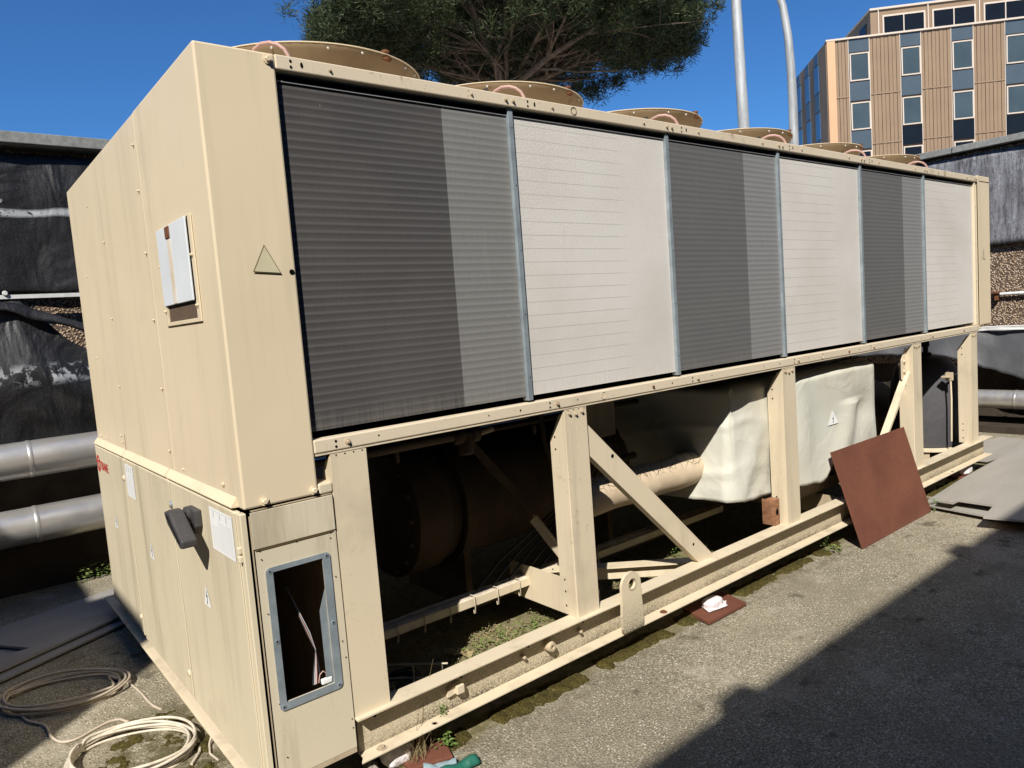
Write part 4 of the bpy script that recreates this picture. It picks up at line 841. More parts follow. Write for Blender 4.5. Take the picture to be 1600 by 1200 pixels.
bolt(0.358, 0.005, 0.2137, 0.011, 0.010, 'z', M_OLD); obj('base_hole', MB().lathe([(0.009, 0.2136), (0.011, 0.215), (0.012, 0.2136)], (0.563, 0.0, 0), 18, 2, True), M_OLD, CH, (0, 0, 0)); hole(0.563, 0.0, 0.2142, 0.008, 'z')
bolt(1.80, 0.0, 0.2137, 0.011, 0.008, 'z', M_RUSTB); hole(5.15, 0.0, 0.2142, 0.010, 'z')
# lifting lug: rounded plate with an eye
LU = MB(); n = 32; cx_, cz_, hr = 1.566, 0.424, 0.022
outer = []
for k in range(n):
    a = 2 * PI * k / n; dx, dz = math.cos(a), math.sin(a)
    if dz >= 0: outer.append((cx_ - .004 + 0.060 * dx, cz_ - .005 + 0.058 * dz))
    else:
        t = -dz; xx = cx_ - .004 + max(-1, min(1, dx / max(t, .35) * .9)) * (0.066 if t > .35 else .0605) if t > .35 else cx_ - .004 + 0.061 * math.copysign(1, dx)
        outer.append((xx, cz_ - .005 - (0.196 if t > 0.62 else 0.196 * t / 0.62)))
inner = [(cx_ + hr * math.cos(2 * PI * k / n), cz_ + hr * math.sin(2 * PI * k / n)) for k in range(n)]
for yy in (-0.034, -0.021): LU.add([(p[0], yy, p[1]) for p in outer + inner], [(k, (k + 1) % n, (k + 1) % n + n, k + n) for k in range(n)])
for ring in (outer, inner): LU.add([(p[0], yy, p[1]) for yy in (-.034, -.021) for p in ring], [(k, (k + 1) % n, (k + 1) % n + n, k + n) for k in range(n)])
part('lifting_lug', LU, M_WEB)
obj('eye_bush', MB().lathe([(0.022, -0.036), (0.026, -0.037), (0.026, -0.034)], (cx_, 0, cz_), 24, 1, True), M_OLD, CH, (0, 0, 0))
# diagonal braces
bpoly = [(1.400, 1.150), (2.228, 0.3575), (2.104, 0.3575), (1.400, 1.020)]
b1 = part('diagonal_brace', MB().prism(bpoly, 0.022, 0.026, 1).prism([(1.400, 1.150), (2.228, 0.3575), (2.222, 0.3575), (1.400, 1.143)], 0.026, 0.062, 1).prism([(2.110, 0.3575), (2.104, 0.3575), (1.400, 1.020), (1.400, 1.027)], 0.026, 0.062, 1), M_FRAME)
hole(1.555, 0.0215, 0.975, 0.009, parent=b1); hole(2.07, 0.0215, 0.455, 0.007, parent=b1)
b2 = part('diagonal_brace', MB().prism([(4.515, 1.03), (4.515, 0.88), (3.985, 0.3575), (3.86, 0.3575)], 0.062, 0.067, 1).prism([(4.515, 1.03), (4.515, 1.023), (3.867, .3575), (3.86, 0.3575)], 0.020, 0.062, 1).prism([(4.515, .96), (4.515, .953), (3.93, .3575), (3.924, .3575)], 0.045, 0.062, 1), M_FRAME)
part('gusset_plate', MB().prism([(4.512, 1.19), (4.44, 1.11), (4.44, 0.98), (4.512, 0.93)], 0.045, 0.050, 1), M_FRAME)
for z in (1.10, 1.03): bolt(4.475, 0.044, z, 0.011, 0.012, m=M_FRAME)
hole(4.42, 0.061, 0.90, 0.006)
# inner frame pieces seen through the openings
part('cross_channel', MB().bar((2.20, 0.10, 0.325), (1.55, 0.66, 0.325), 0.075, 0.006, (0, 0, 1)).bar((2.20, 0.10, 0.29), (1.55, 0.66, 0.29), 0.005, 0.065, (0, 0, 1)), M_FRAME)
part('cross_channel', MB().bar((1.50, 0.10, 0.30), (1.50, 0.72, 0.30), 0.006, 0.17, (0, 0, 1)), M_FRAME)
part('cross_channel', MB().bar((3.55, 0.06, 0.30), (3.55, 2.2, 0.30), 0.006, 0.12, (0, 0, 1)), M_OLD)
part('rusty_bracket', MB().box(2.815, 2.868, 0.045, 0.049, 0.3575, 0.50).box(2.815, 2.819, 0.049, 0.12, 0.3575, 0.50).box(2.864, 2.868, 0.049, 0.10, 0.38, 0.50).box(2.819, 2.864, 0.049, 0.10, 0.496, 0.50), M_RUSTL, bevel=0.002)
part('rusty_channel', MB().box(3.01, 4.3, 0.17, 0.175, 0.385, 0.475).box(3.01, 4.3, 0.12, 0.17, 0.470, 0.475), M_OLD)
part('inner_brace', MB().bar((1.55, 0.56, 0.63), (1.80, 0.56, 0.29), 0.006, 0.035, (0, 1, 0)).bar((1.50, 0.52, 0.63), (1.75, 0.52, 0.29), 0.035, 0.006, (0, 1, 0)), M_FRAME)
part('inner_brace', MB().bar((1.06, 0.55, 1.20), (1.53, 0.55, 0.655), 0.03, 0.035, (0, 1, 0)), M_DARKV)  # upper length given a dark material in place of its shade
# dark barrel, refrigerant piping
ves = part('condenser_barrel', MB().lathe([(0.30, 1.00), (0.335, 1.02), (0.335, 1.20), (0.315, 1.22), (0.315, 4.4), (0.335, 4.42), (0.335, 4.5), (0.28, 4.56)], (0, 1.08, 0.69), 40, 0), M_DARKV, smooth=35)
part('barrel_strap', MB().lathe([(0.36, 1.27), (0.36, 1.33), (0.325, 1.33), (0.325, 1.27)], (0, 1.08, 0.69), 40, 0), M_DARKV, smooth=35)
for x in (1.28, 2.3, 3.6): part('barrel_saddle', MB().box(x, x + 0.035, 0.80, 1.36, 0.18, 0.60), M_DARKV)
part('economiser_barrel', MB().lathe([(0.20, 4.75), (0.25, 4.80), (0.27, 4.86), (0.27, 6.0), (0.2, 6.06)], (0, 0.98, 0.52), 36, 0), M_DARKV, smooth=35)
part('liquid_pipe', MB().tube([(0.42, 0.32, 1.135), (0.97, 0.32, 1.135)], 0.021, 14), M_DUSKY, smooth=50)
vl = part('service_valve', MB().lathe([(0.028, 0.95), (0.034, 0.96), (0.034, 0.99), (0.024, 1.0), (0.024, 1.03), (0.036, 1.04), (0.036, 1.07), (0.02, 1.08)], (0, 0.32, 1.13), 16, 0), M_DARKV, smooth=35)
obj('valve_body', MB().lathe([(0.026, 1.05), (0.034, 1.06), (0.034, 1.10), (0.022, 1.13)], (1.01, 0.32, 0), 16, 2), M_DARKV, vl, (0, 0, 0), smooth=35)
obj('valve_stub', MB().tube([(1.07, 0.32, 1.125), (1.14, 0.30, 1.14)], 0.014, 12), M_OLD, vl, (0, 0, 0), smooth=50)
for k in range(3): part('drain_stub', MB().tube([(0.70 + .35 * k, 0.34, 1.11), (0.70 + .35 * k, 0.34, 1.07)], 0.009, 10), M_DUSKY, smooth=50)
for k in range(16):
    a = 2 * PI * k / 16; obj('flange_bolt', MB().lathe([(0.011, 0.985), (0.011, 1.003)], (0, 1.08 + .30 * math.cos(a), 0.69 + .30 * math.sin(a)), 6, 0), M_DUSKY, ves, (0, 0, 0))
for i, (yy, zz, r_, xa, xb) in enumerate(((0.62, 1.12, 0.022, 0.45, 4.3), (0.70, 1.06, 0.014, 0.45, 5.2), (0.50, 1.16, 0.011, 0.5, 3.2), (0.80, 0.20, 0.03, 1.3, 4.6))):
    part('refrigerant_line', MB().tube([(xa, yy, zz), (xb, yy, zz)], r_, 12), M_DUSKY, smooth=50)
for i, xx in enumerate((1.72, 2.02, 2.12)):
    part('riser_pipe', MB().tube([(xx, 0.66, 1.18), (xx, 0.64, 0.95), (xx + .03, 0.62, 0.82), (xx + .10, 0.60, 0.78), (xx + .22, 0.60, 0.78)], 0.012 + .004 * i, 10), M_DUSKY, smooth=60)
jb_ = part('junction_box', MB().box(1.95, 2.16, 0.56, 0.64, 0.93, 1.12), M_OLD, bevel=0.006)
for i in range(5): part('loose_cable', MB().tube([(1.98 + .03 * i, 0.58, 0.93), (1.97 + .035 * i, 0.56, 0.80 - .03 * i), (1.9 - .05 * i, 0.58, 0.62), (1.75 - .1 * i, 0.60, 0.45), (1.6 - .1 * i, 0.61, 0.34)], 0.005, 6), M_WIREB, smooth=60)
for i in range(4): part('loose_cable', MB().tube([(0.55 + .05 * i, 0.62, 1.2), (0.52 + .05 * i, 0.60, 0.9), (0.60 + .03 * i, 0.58, 0.6), (0.56 + .04 * i, 0.57, 0.34)], 0.005, 6), M_WIREB, smooth=60)
# insulated suction pipe with cracked lagging
k = NT('cracked_lagging'); L = k.coord((1, 1, 1), False)
vc = k.voro(17, 'DISTANCE_TO_EDGE', k.coord((1.3, 1, 1.7), False)); z_ = k.xyz()[2]
crack = k.math('MULTIPLY', k.ramp(vc, 0.012, 0.03, 1, 0), k.ramp(z_, 0.725, 0.755, 0, 1))
c_ = k.mix(k.ramp(k.noise(6, 4), 0.4, 0.7), (0.58, 0.47, 0.33), (0.48, 0.37, 0.25)); c_ = k.mix(crack, c_, (0.08, 0.05, 0.03))
k.bump(k.math('SUBTRACT', k.noise(9, 3), crack), 0.5, 0.01); M_LAG = k.done(c_, 0.75, 0, 0.25)
pts = []; rad = []
for i in range(40):
    t = i / 39; x = 1.64 + 1.26 * t; pts.append((x, 0.37, 0.70 + 0.003 * math.sin(9 * t))); r = 0.090 + 0.003 * math.sin(t * 23) - (0.03 if t < 0.02 else 0); rad.append(r)
part('lagged_pipe', MB().tube(pts, rad, 28), M_LAG, smooth=60)
part('lagged_pipe', MB().tube([(3.2, 0.34, 0.545), (3.8, 0.34, 0.545), (4.3, 0.36, 0.545)], 0.075, 24), M_LAG, smooth=60)
# oil separator: tall foam wrapped tank on bent feet
tk = part('foam_wrapped_tank', MB().lathe([(0.262, 0.295), (0.268, 0.32), (0.272, 0.60), (0.258, 0.80), (0.225, 0.93), (0.165, 1.01), (0.06, 1.03), (0.02, 1.035)], (5.78, 0.42, 0), 36, 2), M_FOAM, smooth=45, label='black foam wrapped upright tank')
obj('top_valve', MB().lathe([(0.045, 1.02), (0.045, 1.05), (0.02, 1.06), (0.02, 1.10)], (5.75, 0.40, 0), 14, 2).lathe([(0.03, 1.10), (0.03, 1.15)], (5.75, 0.40, 0), 12, 2), M_WIREB, tk, (0, 0, 0), smooth=35)
obj('side_valve', MB().box(5.51, 5.58, 0.14, 0.20, 0.868, 0.884).box(5.54, 5.56, 0.125, 0.18, 0.845, 0.91), M_OLD, tk, (0, 0, 0), bevel=0.004)
obj('sight_tube', MB().tube([(5.55, 0.145, 0.88), (5.548, 0.140, 0.70), (5.55, 0.145, 0.45), (5.56, 0.15, 0.36)], 0.007, 10), M_FRAME, tk, (0, 0, 0), smooth=60)
obj('tank_strap', MB().box(5.57, 5.72, 0.148, 0.156, 0.875, 0.893), M_GREYINK, tk, (0, 0, 0))
obj('tank_foot_ring', MB().lathe([(0.275, 0.262), (0.285, 0.262), (0.285, 0.285), (0.262, 0.29)], (5.78, 0.42, 0), 36, 2), M_FRAME, tk, (0, 0, 0), smooth=35)
for a in (200, 250, 300, 30, 120):
    ca, sa = math.cos(math.radians(a)), math.sin(math.radians(a)); obj('tank_foot', MB().bar((5.78 + .26 * ca, .42 + .26 * sa, .265), (5.78 + .26 * ca, .42 + .26 * sa, .19), .05, .006, (ca, sa, 0)), M_OLD, tk, (0, 0, 0))
part('tank_shelf', MB().box(5.05, 5.9, 0.16, 0.9, 0.183, 0.189), M_DUSKY)
# cable tray with beige cables and hooks
tr = part('cable_tray', MB().box(0.42, 3.1, 0.575, 0.580, 0.285, 0.325).box(0.42, 3.1, 0.575, 0.665, 0.285, 0.289), M_FRAME)
for i in range(5): obj('tray_cable', MB().tube([(0.42 + 0.27 * j, 0.590 + 0.016 * i + 0.004 * math.sin(j * 2.1 + i), 0.318 + 0.006 * (i % 2) + 0.003 * math.sin(j + i * 2)) for j in range(11)], 0.0095, 8), M_CABLE2, tr, (0, 0, 0), smooth=60)
for j in range(11):
    xx = 0.62 + 0.135 * j; obj('tray_hook', MB().tube([(xx, 0.60, 0.338), (xx, 0.568, 0.340), (xx, 0.564, 0.30), (xx, 0.564, 0.262), (xx, 0.575, 0.255), (xx + .004, 0.583, 0.268)], 0.0028, 6), M_CABLE, tr, (0, 0, 0), smooth=60)
part('hanging_wire', MB().tube([(1.64, 0.56, 0.335), (1.66, 0.55, 0.28), (1.655, 0.55, 0.22), (1.64, 0.545, 0.18)], 0.003, 6), M_WIREB, smooth=60)
bs = MB()
for (a, b) in (((0.60, 0.62, 0.20), (0.86, 0.36, 0.20)), ((0.60, 0.62, 0.14), (0.86, 0.36, 0.14)), ((0.56, 0.50, 0.14), (0.8, 0.30, 0.14)),): bs.tube([a, b], 0.004, 6)
for t in (0, .3, .6, .93): bs.tube([(0.60 + .26 * t, .62 - .26 * t, .20), (0.60 + .26 * t, .62 - .26 * t, .14), (0.56 + .24 * t, .50 - .2 * t, .14)], 0.004, 6)
tag(obj('wire_basket', bs, M_CABLE, None, (0.7, 0.5, G)), 'bent piece of wire basket on the dark floor behind the first post', 'wire basket')
coil('coiled_wire', 'dark cable coil hanging in the shade behind the first post', ell(0.70, 0.52, 0.10, 0.085, 0.4), 9, 0.004, M_WIREB, cat='cable', sd=21)

# fans on top
def fan(i, j):
    cx_, cy_ = 0.640 + 0.915 * i, (0.69, W - 0.69)[j]
    f = empty('fan', (cx_, cy_, 2.402)); f.parent = CH
    P = [(0.285, 0.0), (0.322, 0.028), (0.360, 0.060), (0.396, 0.096), (0.426, 0.130), (0.443, 0.151), (0.450, 0.161), (0.452, 0.168), (0.446, 0.167), (0.424, 0.138), (0.390, 0.100), (0.352, 0.062), (0.312, 0.030), (0.276, 0.0)]
    if i == 0 and j == 0: FM['ring'] = mesh(MB().lathe(P, (0, 0, 0), 64, 2, True), 'fan_ring', 40); FM['ring'].materials.append(M_FAN)
    link('fan_ring', FM['ring'], None, f, (cx_, cy_, 2.402))
    if i == 0 and j == 0:
        b = MB(); b.lathe([(0.06, 0.03), (0.06, 0.09), (0.03, 0.10)], (0, 0, 0), 20, 2)
        for k in range(7):
            a = 2 * PI * k / 7; ca, sa = math.cos(a), math.sin(a)
            b.add([(ca * r_ - sa * w_, sa * r_ + ca * w_, z) for r_, w_, z in ((.06, -.03, .05), (.27, -.07, .03), (.27, .07, .085), (.06, .02, .07))], [(0, 1, 2, 3)])
        FM['blades'] = mesh(b, 'fan_blades'); FM['blades'].materials.append(M_WIREB)
        g_ = MB()
        for r_ in (.08, .14, .20, .26, .32, .38, .43): g_.tube([(r_ * math.cos(2 * PI * k / 28), r_ * math.sin(2 * PI * k / 28), 0.150) for k in range(29)], 0.002, 4, False)
        for k in range(8): g_.tube([(0, 0, .147), (.43 * math.cos(PI * k / 4), .43 * math.sin(PI * k / 4), .147)], .0025, 4, False)
        FM['guard'] = mesh(g_, 'fan_guard'); FM['guard'].materials.append(M_FRAME)
        kb = MB().lathe([(0.020, 0), (0.022, 0.008), (0.012, 0.012), (0.012, 0.022), (0.016, 0.026), (0.016, 0.036)], (0, 0, 0), 12, 2); FM['knob'] = mesh(kb, 'rim_bolt', 35); FM['knob'].materials.append(M_RUSTB)
    if i == 0 and j == 0: FM['edge'] = mesh(MB().lathe([(0.4515, 0.1665), (0.4545, 0.1675), (0.4545, 0.1705), (0.4505, 0.1705)], (0, 0, 0), 72, 2, True), 'rolled_rim', 40); FM['edge'].materials.append(M_PANEL)
    link('rolled_rim', FM['edge'], None, f, (cx_, cy_, 2.402))
    link('fan_blades', FM['blades'], None, f, (cx_, cy_, 2.402)); link('fan_guard', FM['guard'], None, f, (cx_, cy_, 2.402))
    for a in (-74, 16, 106, 196):
        link('rim_bolt', FM['knob'], None, f, (cx_ + .441 * math.cos(math.radians(a)), cy_ + .441 * math.sin(math.radians(a)), 2.402 + .150))
    if j == 0:
        for a in (-128, -104, -88, -60, -48):
            q = (cx_ + .449 * math.cos(math.radians(a)), cy_ + .449 * math.sin(math.radians(a)), 2.402 + .152)
            d = Vector((math.cos(math.radians(a)), math.sin(math.radians(a)), -.75)).normalized(); mb = MB(); mb.tube([Vector(q) - d * .006, Vector(q) + d * .0012], .0036, 8); obj('rim_rivet', mb, M_WHITE, f, q)
        x0 = 0.265 + 0.915 * i
        obj('motor_cable', MB().tube([(x0 + .015, 0.012, 2.395), (x0 + .012, 0.014, 2.412), (x0 + .004, 0.020, 2.430), (x0 - .010, 0.032, 2.445), (x0 - .026, 0.050, 2.454), (x0 - .042, 0.075, 2.456), (x0 - .052, 0.105, 2.448), (x0 - .055, 0.13, 2.43)], 0.0062, 10), M_PINK, f, (x0, .05, 2.43), smooth=60)
        if i: obj('cable_gland', MB().tube([(x0 - .10, 0.10, 2.41), (x0 - .10, 0.10, 2.45)], 0.008, 10), M_WIREB, f, (x0, .1, 2.43), smooth=50)
FM = {}
for j in (0, 1):
    for i in range(6): fan(i, j)

# ------------------------------------------------------------------ pale vinyl cover over the compressor (a thing of its own)
def cover():
    mb = MB(); NX, NZ = 96, 34
    path = [(2.42, 1.15), (2.48, 0.80), (2.56, 0.42), (2.585, 0.14), (2.75, 0.125), (3.03, 0.112), (3.2, 0.060), (3.6, 0.046), (4.06, 0.050), (4.10, 0.085), (4.13, 0.5), (4.13, 1.15)]
    seg = [0]
    for a, b in zip(path, path[1:]): seg.append(seg[-1] + math.hypot(b[0] - a[0], b[1] - a[1]))
    T = seg[-1]
    def at(s_):
        s_ *= T
        for i in range(len(path) - 1):
            if s_ <= seg[i + 1] + 1e-9:
                t = (s_ - seg[i]) / (seg[i + 1] - seg[i]); return path[i][0] + t * (path[i + 1][0] - path[i][0]), path[i][1] + t * (path[i + 1][1] - path[i][1])
        return path[-1]
    def bot(x, y):
        b = 0.50
        if y > 0.14 and x < 3: b = 0.535 + 0.0 * y
        elif x < 2.62: b = 0.525
        elif x < 3.30: b = 0.515 - 0.02 * (x - 2.6)
        else:
            t = min(1, max(0, (x - 3.385) / 0.16)); b = 0.490 + 0.140 * (t * t * (3 - 2 * t)) ** 0.7
            if x > 3.95: b -= 0.02
        return b
    def fn(u, v_):
        x, y = at(u); b = bot(x, y); z = b + (1.135 - b) * v_; 
        nrm = (0, -1) if y < 0.139 and x < 4.08 else ((-1, 0) if x < 3 else (1, 0))
        low_ = (1 - v_) ** 1.6
        d = 0.022 * noise.noise(Vector((x * 1.9 + z * 1.3, z * 1.2, 1.0))) + 0.009 * noise.noise(Vector((x * 5 + z * 4.0, z * 2.5 - x * 2, 3.0))) * (0.4 + v_)
        d += 0.004 * math.sin(x * 17 + 2.2 * math.sin(z * 5)) * low_
        if x < 3.0: d += 0.010 * max(0, 1 - abs(noise.noise(Vector((x * 3 - z * 4, z * 2 + x * 2, 7)))) * 7)
        if y > 0.14 and x < 3: d += 0.065 * low_ * (0.4 + (y < 0.6) * .6)
        if 3.3 < x < 4.1: d += 0.03 * math.exp(-((x - 3.52 - (z - .5) * .5) / .10) ** 2) * (v_ < .6) - 0.035 * math.exp(-((x - 3.85) / .12) ** 2 - ((z - .86) / .10) ** 2)
        if x < 3.3: d += 0.010 * max(0, 1 - abs((x - 2.62) * .9 - (z - .55) * .55) * 22) + 0.008 * max(0, 1 - abs((x - 2.95) * .8 + (z - .75) * .6) * 18)
        edge = max(0, (v_ - 0.95) / 0.05); ins = 0.022 * (1 - math.sqrt(max(0, 1 - edge * edge)))
        d += 0.022 * max(0, 1 - abs((x - 3.75) - (1.0 - z) * 0.35) * 7) * (x > 3.3) * max(0, .9 - v_)
        if y < 0.3: d = min(d, 0.055 if x < 3.05 else 0.035)
        return (x + nrm[0] * (d - ins), y + nrm[1] * (d - ins), z - 0.008 * max(0, noise.noise(Vector((x * 3, y * 3, 5)))))
    mb.grid(fn, NX, NZ)
    tp = [fn(i / NX, 1) for i in range(NX + 1)]; cx_, cy_ = 3.3, 0.8
    mb.add(tp + [(cx_ + (p[0] - cx_) * .5, cy_ + (p[1] - cy_) * .5, 1.15) for p in tp] + [(cx_, cy_, 1.155)],
           [(i, i + 1, NX + 2 + i, NX + 1 + i) for i in range(NX)] + [(NX + 1 + i, NX + 2 + i, 2 * NX + 2) for i in range(NX)])
    c = obj('compressor_cover', mb, M_COVER, None, (3.3, 0.6, 0.5), smooth=80, solid=0.004)
    tag(c, 'pale greenish vinyl cover draped over the compressor under the coils', 'cover')
    mb = MB(); mb.tube([fn(0.0 + seg[3] / T, v_ / 12) for v_ in range(0, 12)], 0.004, 6); obj('corner_seam', mb, M_COVER, c, (3.3, 0.6, 0.5), smooth=60)
    def on(x, z):
        lo_, hi_ = seg[4] / T, seg[8] / T
        for _ in range(30):
            m_ = (lo_ + hi_) / 2
            if at(m_)[0] < x: lo_ = m_
            else: hi_ = m_
        b = bot(x, .1); p = fn(lo_, (z - b) / (1.135 - b)); return (p[0], p[1] - 0.007, z)
    px_, pz_ = 3.487, 0.815
    t = obj('warning_sticker', MB().add([on(px_ - .052, pz_), on(px_ + .052, pz_ + .004), on(px_ - .004, pz_ + .088)], [(0, 1, 2)]), M_WHITE, c, (3.3, 0.6, 0.5))
    s_ = .072; z = [(0.03, .72), (-.10, .38), (0.01, .42), (-.04, .18), (-.075, .22), (-.01, .06), (.05, .24), (.005, .21), (.09, .52), (-.02, .47), (0.06, .72)]
    obj('lightning_mark', MB().add([tuple(q_ - (.004 if i_ == 1 else 0) for i_, q_ in enumerate(on(px_ - .002 + a * s_, pz_ + .006 + b * s_))) for a, b in z], [tuple(range(len(z)))]), M_INK, t, (3.3, 0.6, 0.5))
cover()
part('compressor_skirt', MB().box(3.42, 4.02, 0.16, 0.50, 0.455, 0.70), M_FRAME, bevel=0.01)
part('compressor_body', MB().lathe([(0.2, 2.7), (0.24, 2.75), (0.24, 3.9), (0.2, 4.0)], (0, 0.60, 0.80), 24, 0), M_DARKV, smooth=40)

# ================================================================== beyond the wall
def lamp(name, label, base, pts, r):
    p = empty(name, base, label, 'lamp post', 'galvanised lamp posts beyond the wall')
    obj('shaft', MB().tube(pts, r, 20), M_POST, p, base, smooth=50); obj('base_flange', MB().lathe([(0.2, base[2]), (0.2, base[2] + 0.03), (0.12, base[2] + 0.05)], (base[0], base[1], 0), 20, 2), M_POST, p, base, smooth=40)
    return p
bx, by = 11.16, 5.42
lp1 = lamp('lamp_post', 'thick straight galvanised lamp post beyond the wall, left one', (bx, by, 0), [(bx, by, 0), (bx - .01, by + .01, 4.7), (bx - .03, by + .04, 6.9), (bx - .05, by + .06, 9.2)], [0.105, 0.098, 0.086, 0.07])
obj('lantern', MB().box(bx - .6, bx - .05, by - .1, by + .2, 9.2, 9.32), M_POST, lp1, (bx, by, 9.2), bevel=.03)
bx, by = 11.57, 4.72
lp2 = lamp('lamp_post', 'slimmer pale lamp post curving left at its top', (bx, by, 0), [(bx, by, 0), (bx, by, 3), (bx, by, 4.5), (bx + .01, by, 5.0), (bx + .005, by + .01, 5.6), (bx - .01, by + .03, 6.1), (bx - .05, by + .08, 6.6), (bx - .14, by + .2, 7.1), (bx - .4, by + .5, 7.7), (bx - .8, by + 1.0, 8.0)], [0.085, 0.08, 0.078, 0.076, 0.072, 0.068, 0.062, 0.058, .05, .045])
obj('lantern', MB().box(bx - 1.3, bx - .8, by + 1.0, by + 1.25, 7.95, 8.05), M_POST, lp2, (bx, by, 8), bevel=.02)

# ---- stone pine
def pine():
    base = (13.6, 14.3, 0.0); rp = random.Random(42)
    t = empty('pine_tree', base, 'large umbrella pine with dense dark crown above the machine', 'tree')
    tm = MB(); cl = MB(); tips = []
    C0 = Vector((13.25, 14.1, 9.5)); RX, RZ = 5.5, 4.6
    ax = Vector((0.757, -0.653, 0)); ay = Vector((0.653, 0.757, 0))
    def grow(p, d, ln, r, lev):
        pts = [Vector(p)]; rr_ = [r]; d = Vector(d).normalized(); n = 6 if lev < 2 else 4
        for i in range(n):
            d = (d + Vector((rp.gauss(0, .11), rp.gauss(0, .11), rp.gauss(0.02, .07)))).normalized(); pts.append(pts[-1] + d * ln / n); rr_.append(r * (1 - 0.62 * (i + 1) / n))
        tm.tube(pts, rr_, 8 if lev < 2 else 5, False)
        if lev >= 3: tips.append(pts[-1]); tips.append(pts[-2]); return
        kids = (9, 7, 5)[lev] if lev else 9
        for k in range(kids):
            i = rp.randint(1 if lev else 2, n); q = pts[i]; a = rp.uniform(0, 2 * PI); sp = rp.uniform(0.45, 1.05)
            s1 = d.orthogonal().normalized(); s2 = d.cross(s1); nd = d * math.cos(sp) + (s1 * math.cos(a) + s2 * math.sin(a)) * math.sin(sp); nd.z = nd.z * 0.55 + 0.16
            grow(q, nd, ln * rp.uniform(.5, .72), rr_[i] * 0.62, lev + 1)
        if lev: tips.append(pts[-1])
    # two leaning stems rising out of one base, each with spreading limbs
    for qs in (((13.5, 14.5, 0), (13.42, 14.75, 5.5), (13.5, 14.72, 8.2), (13.25, 14.95, 9.6), (12.8, 15.3, 11.2), (12.2, 15.7, 12.6)), ((13.9, 14.2, 0), (14.12, 14.1, 5.5), (14.22, 14.12, 8.2), (14.30, 14.02, 9.4), (14.7, 13.8, 10.8), (15.4, 13.3, 12.4)),
               ((13.5, 14.7, 7.0), (13.75, 14.55, 8.6), (13.8, 14.5, 10.0), (13.9, 14.4, 12.6))):
        tm.tube(qs, [0.32, 0.22, 0.17, 0.145, 0.11, 0.06][-len(qs):] if len(qs) > 4 else [0.13, 0.12, 0.10, 0.06], 10, False)
        for k in range(11):
            i0 = rp.randint(2, len(qs) - 1) if len(qs) > 4 else rp.randint(1, 3); q2 = Vector(qs[i0 - 1]).lerp(Vector(qs[i0]), rp.random())
            if q2.z < 7.7: q2.z = 7.7 + rp.random() * .8
            a = 2 * PI * (k + rp.random() * .8) / 11; dr = ax * math.cos(a) + ay * math.sin(a); el = rp.uniform(0.10, 0.75)
            grow(q2, dr + Vector((0, 0, el)), rp.uniform(2.8, 4.2), rp.uniform(0.075, 0.13), 1)
    obj('trunk', tm, M_BARK, t, base, smooth=70, fix=False)
    cs = []
    for p in tips:
        if p.z < 8.0: continue
        for _ in range(2): cs.append((p + Vector((rp.gauss(0, .22), rp.gauss(0, .22), rp.gauss(.1, .14))), rp.uniform(.22, .42)))
    # rounded clumps on the crown's shell, thicker to the left and on top; ragged skirt
    for _ in range(5600):
        a = rp.uniform(0, 2 * PI); b = math.asin(rp.uniform(-0.12, 1)); k = rp.uniform(0.72, 1.0) ** .6
        u_, w_, h_ = math.cos(a) * math.cos(b), math.sin(a) * math.cos(b), math.sin(b)
        p = C0 + ax * (RX * u_ * k) + ay * (RX * w_ * k) + Vector((0, 0, RZ * h_ * k + 0.5 * noise.noise(Vector((u_ * 3, w_ * 3, 1)))))
        if noise.noise(Vector((p.x * .75, p.y * .75, p.z * .9))) < -0.03: continue
        if h_ < .42 and w_ < .25 and abs(u_ - .08) < .42 and rp.random() < .82: continue
        cs.append((p, rp.uniform(.22, .36)))
    for _ in range(760):   # low hanging skirt on the near left edge
        a = rp.gauss(PI * 1.12, .34); k = rp.uniform(.55, 1.02); p = C0 + ax * (RX * math.cos(a) * k) + ay * (RX * math.sin(a) * k) + Vector((0, 0, -rp.uniform(0, 1.0) * k + .1)); cs.append((p, rp.uniform(.22, .42)))
    for _ in range(330):
        a = rp.gauss(-.15, .40); k = rp.uniform(.70, 1.06); p = C0 + ax * (RX * .92 * math.cos(a) * k) + ay * (RX * .8 * math.sin(a) * k) + Vector((0, 0, -rp.uniform(0, .85))); cs.append((p, rp.uniform(.2, .4)))
    for c_, r_ in cs:
        if abs((c_ - C0).dot(ax)) > 5.65: continue
        for _ in range(58):
            v = Vector((rp.gauss(0, 1), rp.gauss(0, 1), rp.gauss(.25, .8))).normalized(); q = c_ + v * r_ * rp.random() ** .8 * .8
            dd = (v + Vector((rp.gauss(0, .5), rp.gauss(0, .5), .3))).normalized(); s_ = dd.orthogonal().normalized(); s2 = (s_ * math.cos(rp.uniform(0, 6)) + dd.cross(s_) * math.sin(rp.uniform(0, 6))) * rp.uniform(.008, .014); ln = rp.uniform(.09, .17)
            cl.add([q - s2, q + s2, q + dd * ln + s2 * .3, q + dd * ln - s2 * .3], [(0, 1, 2, 3)])
    obj('crown', cl, M_NEED, t, base, fix=False)
pine()

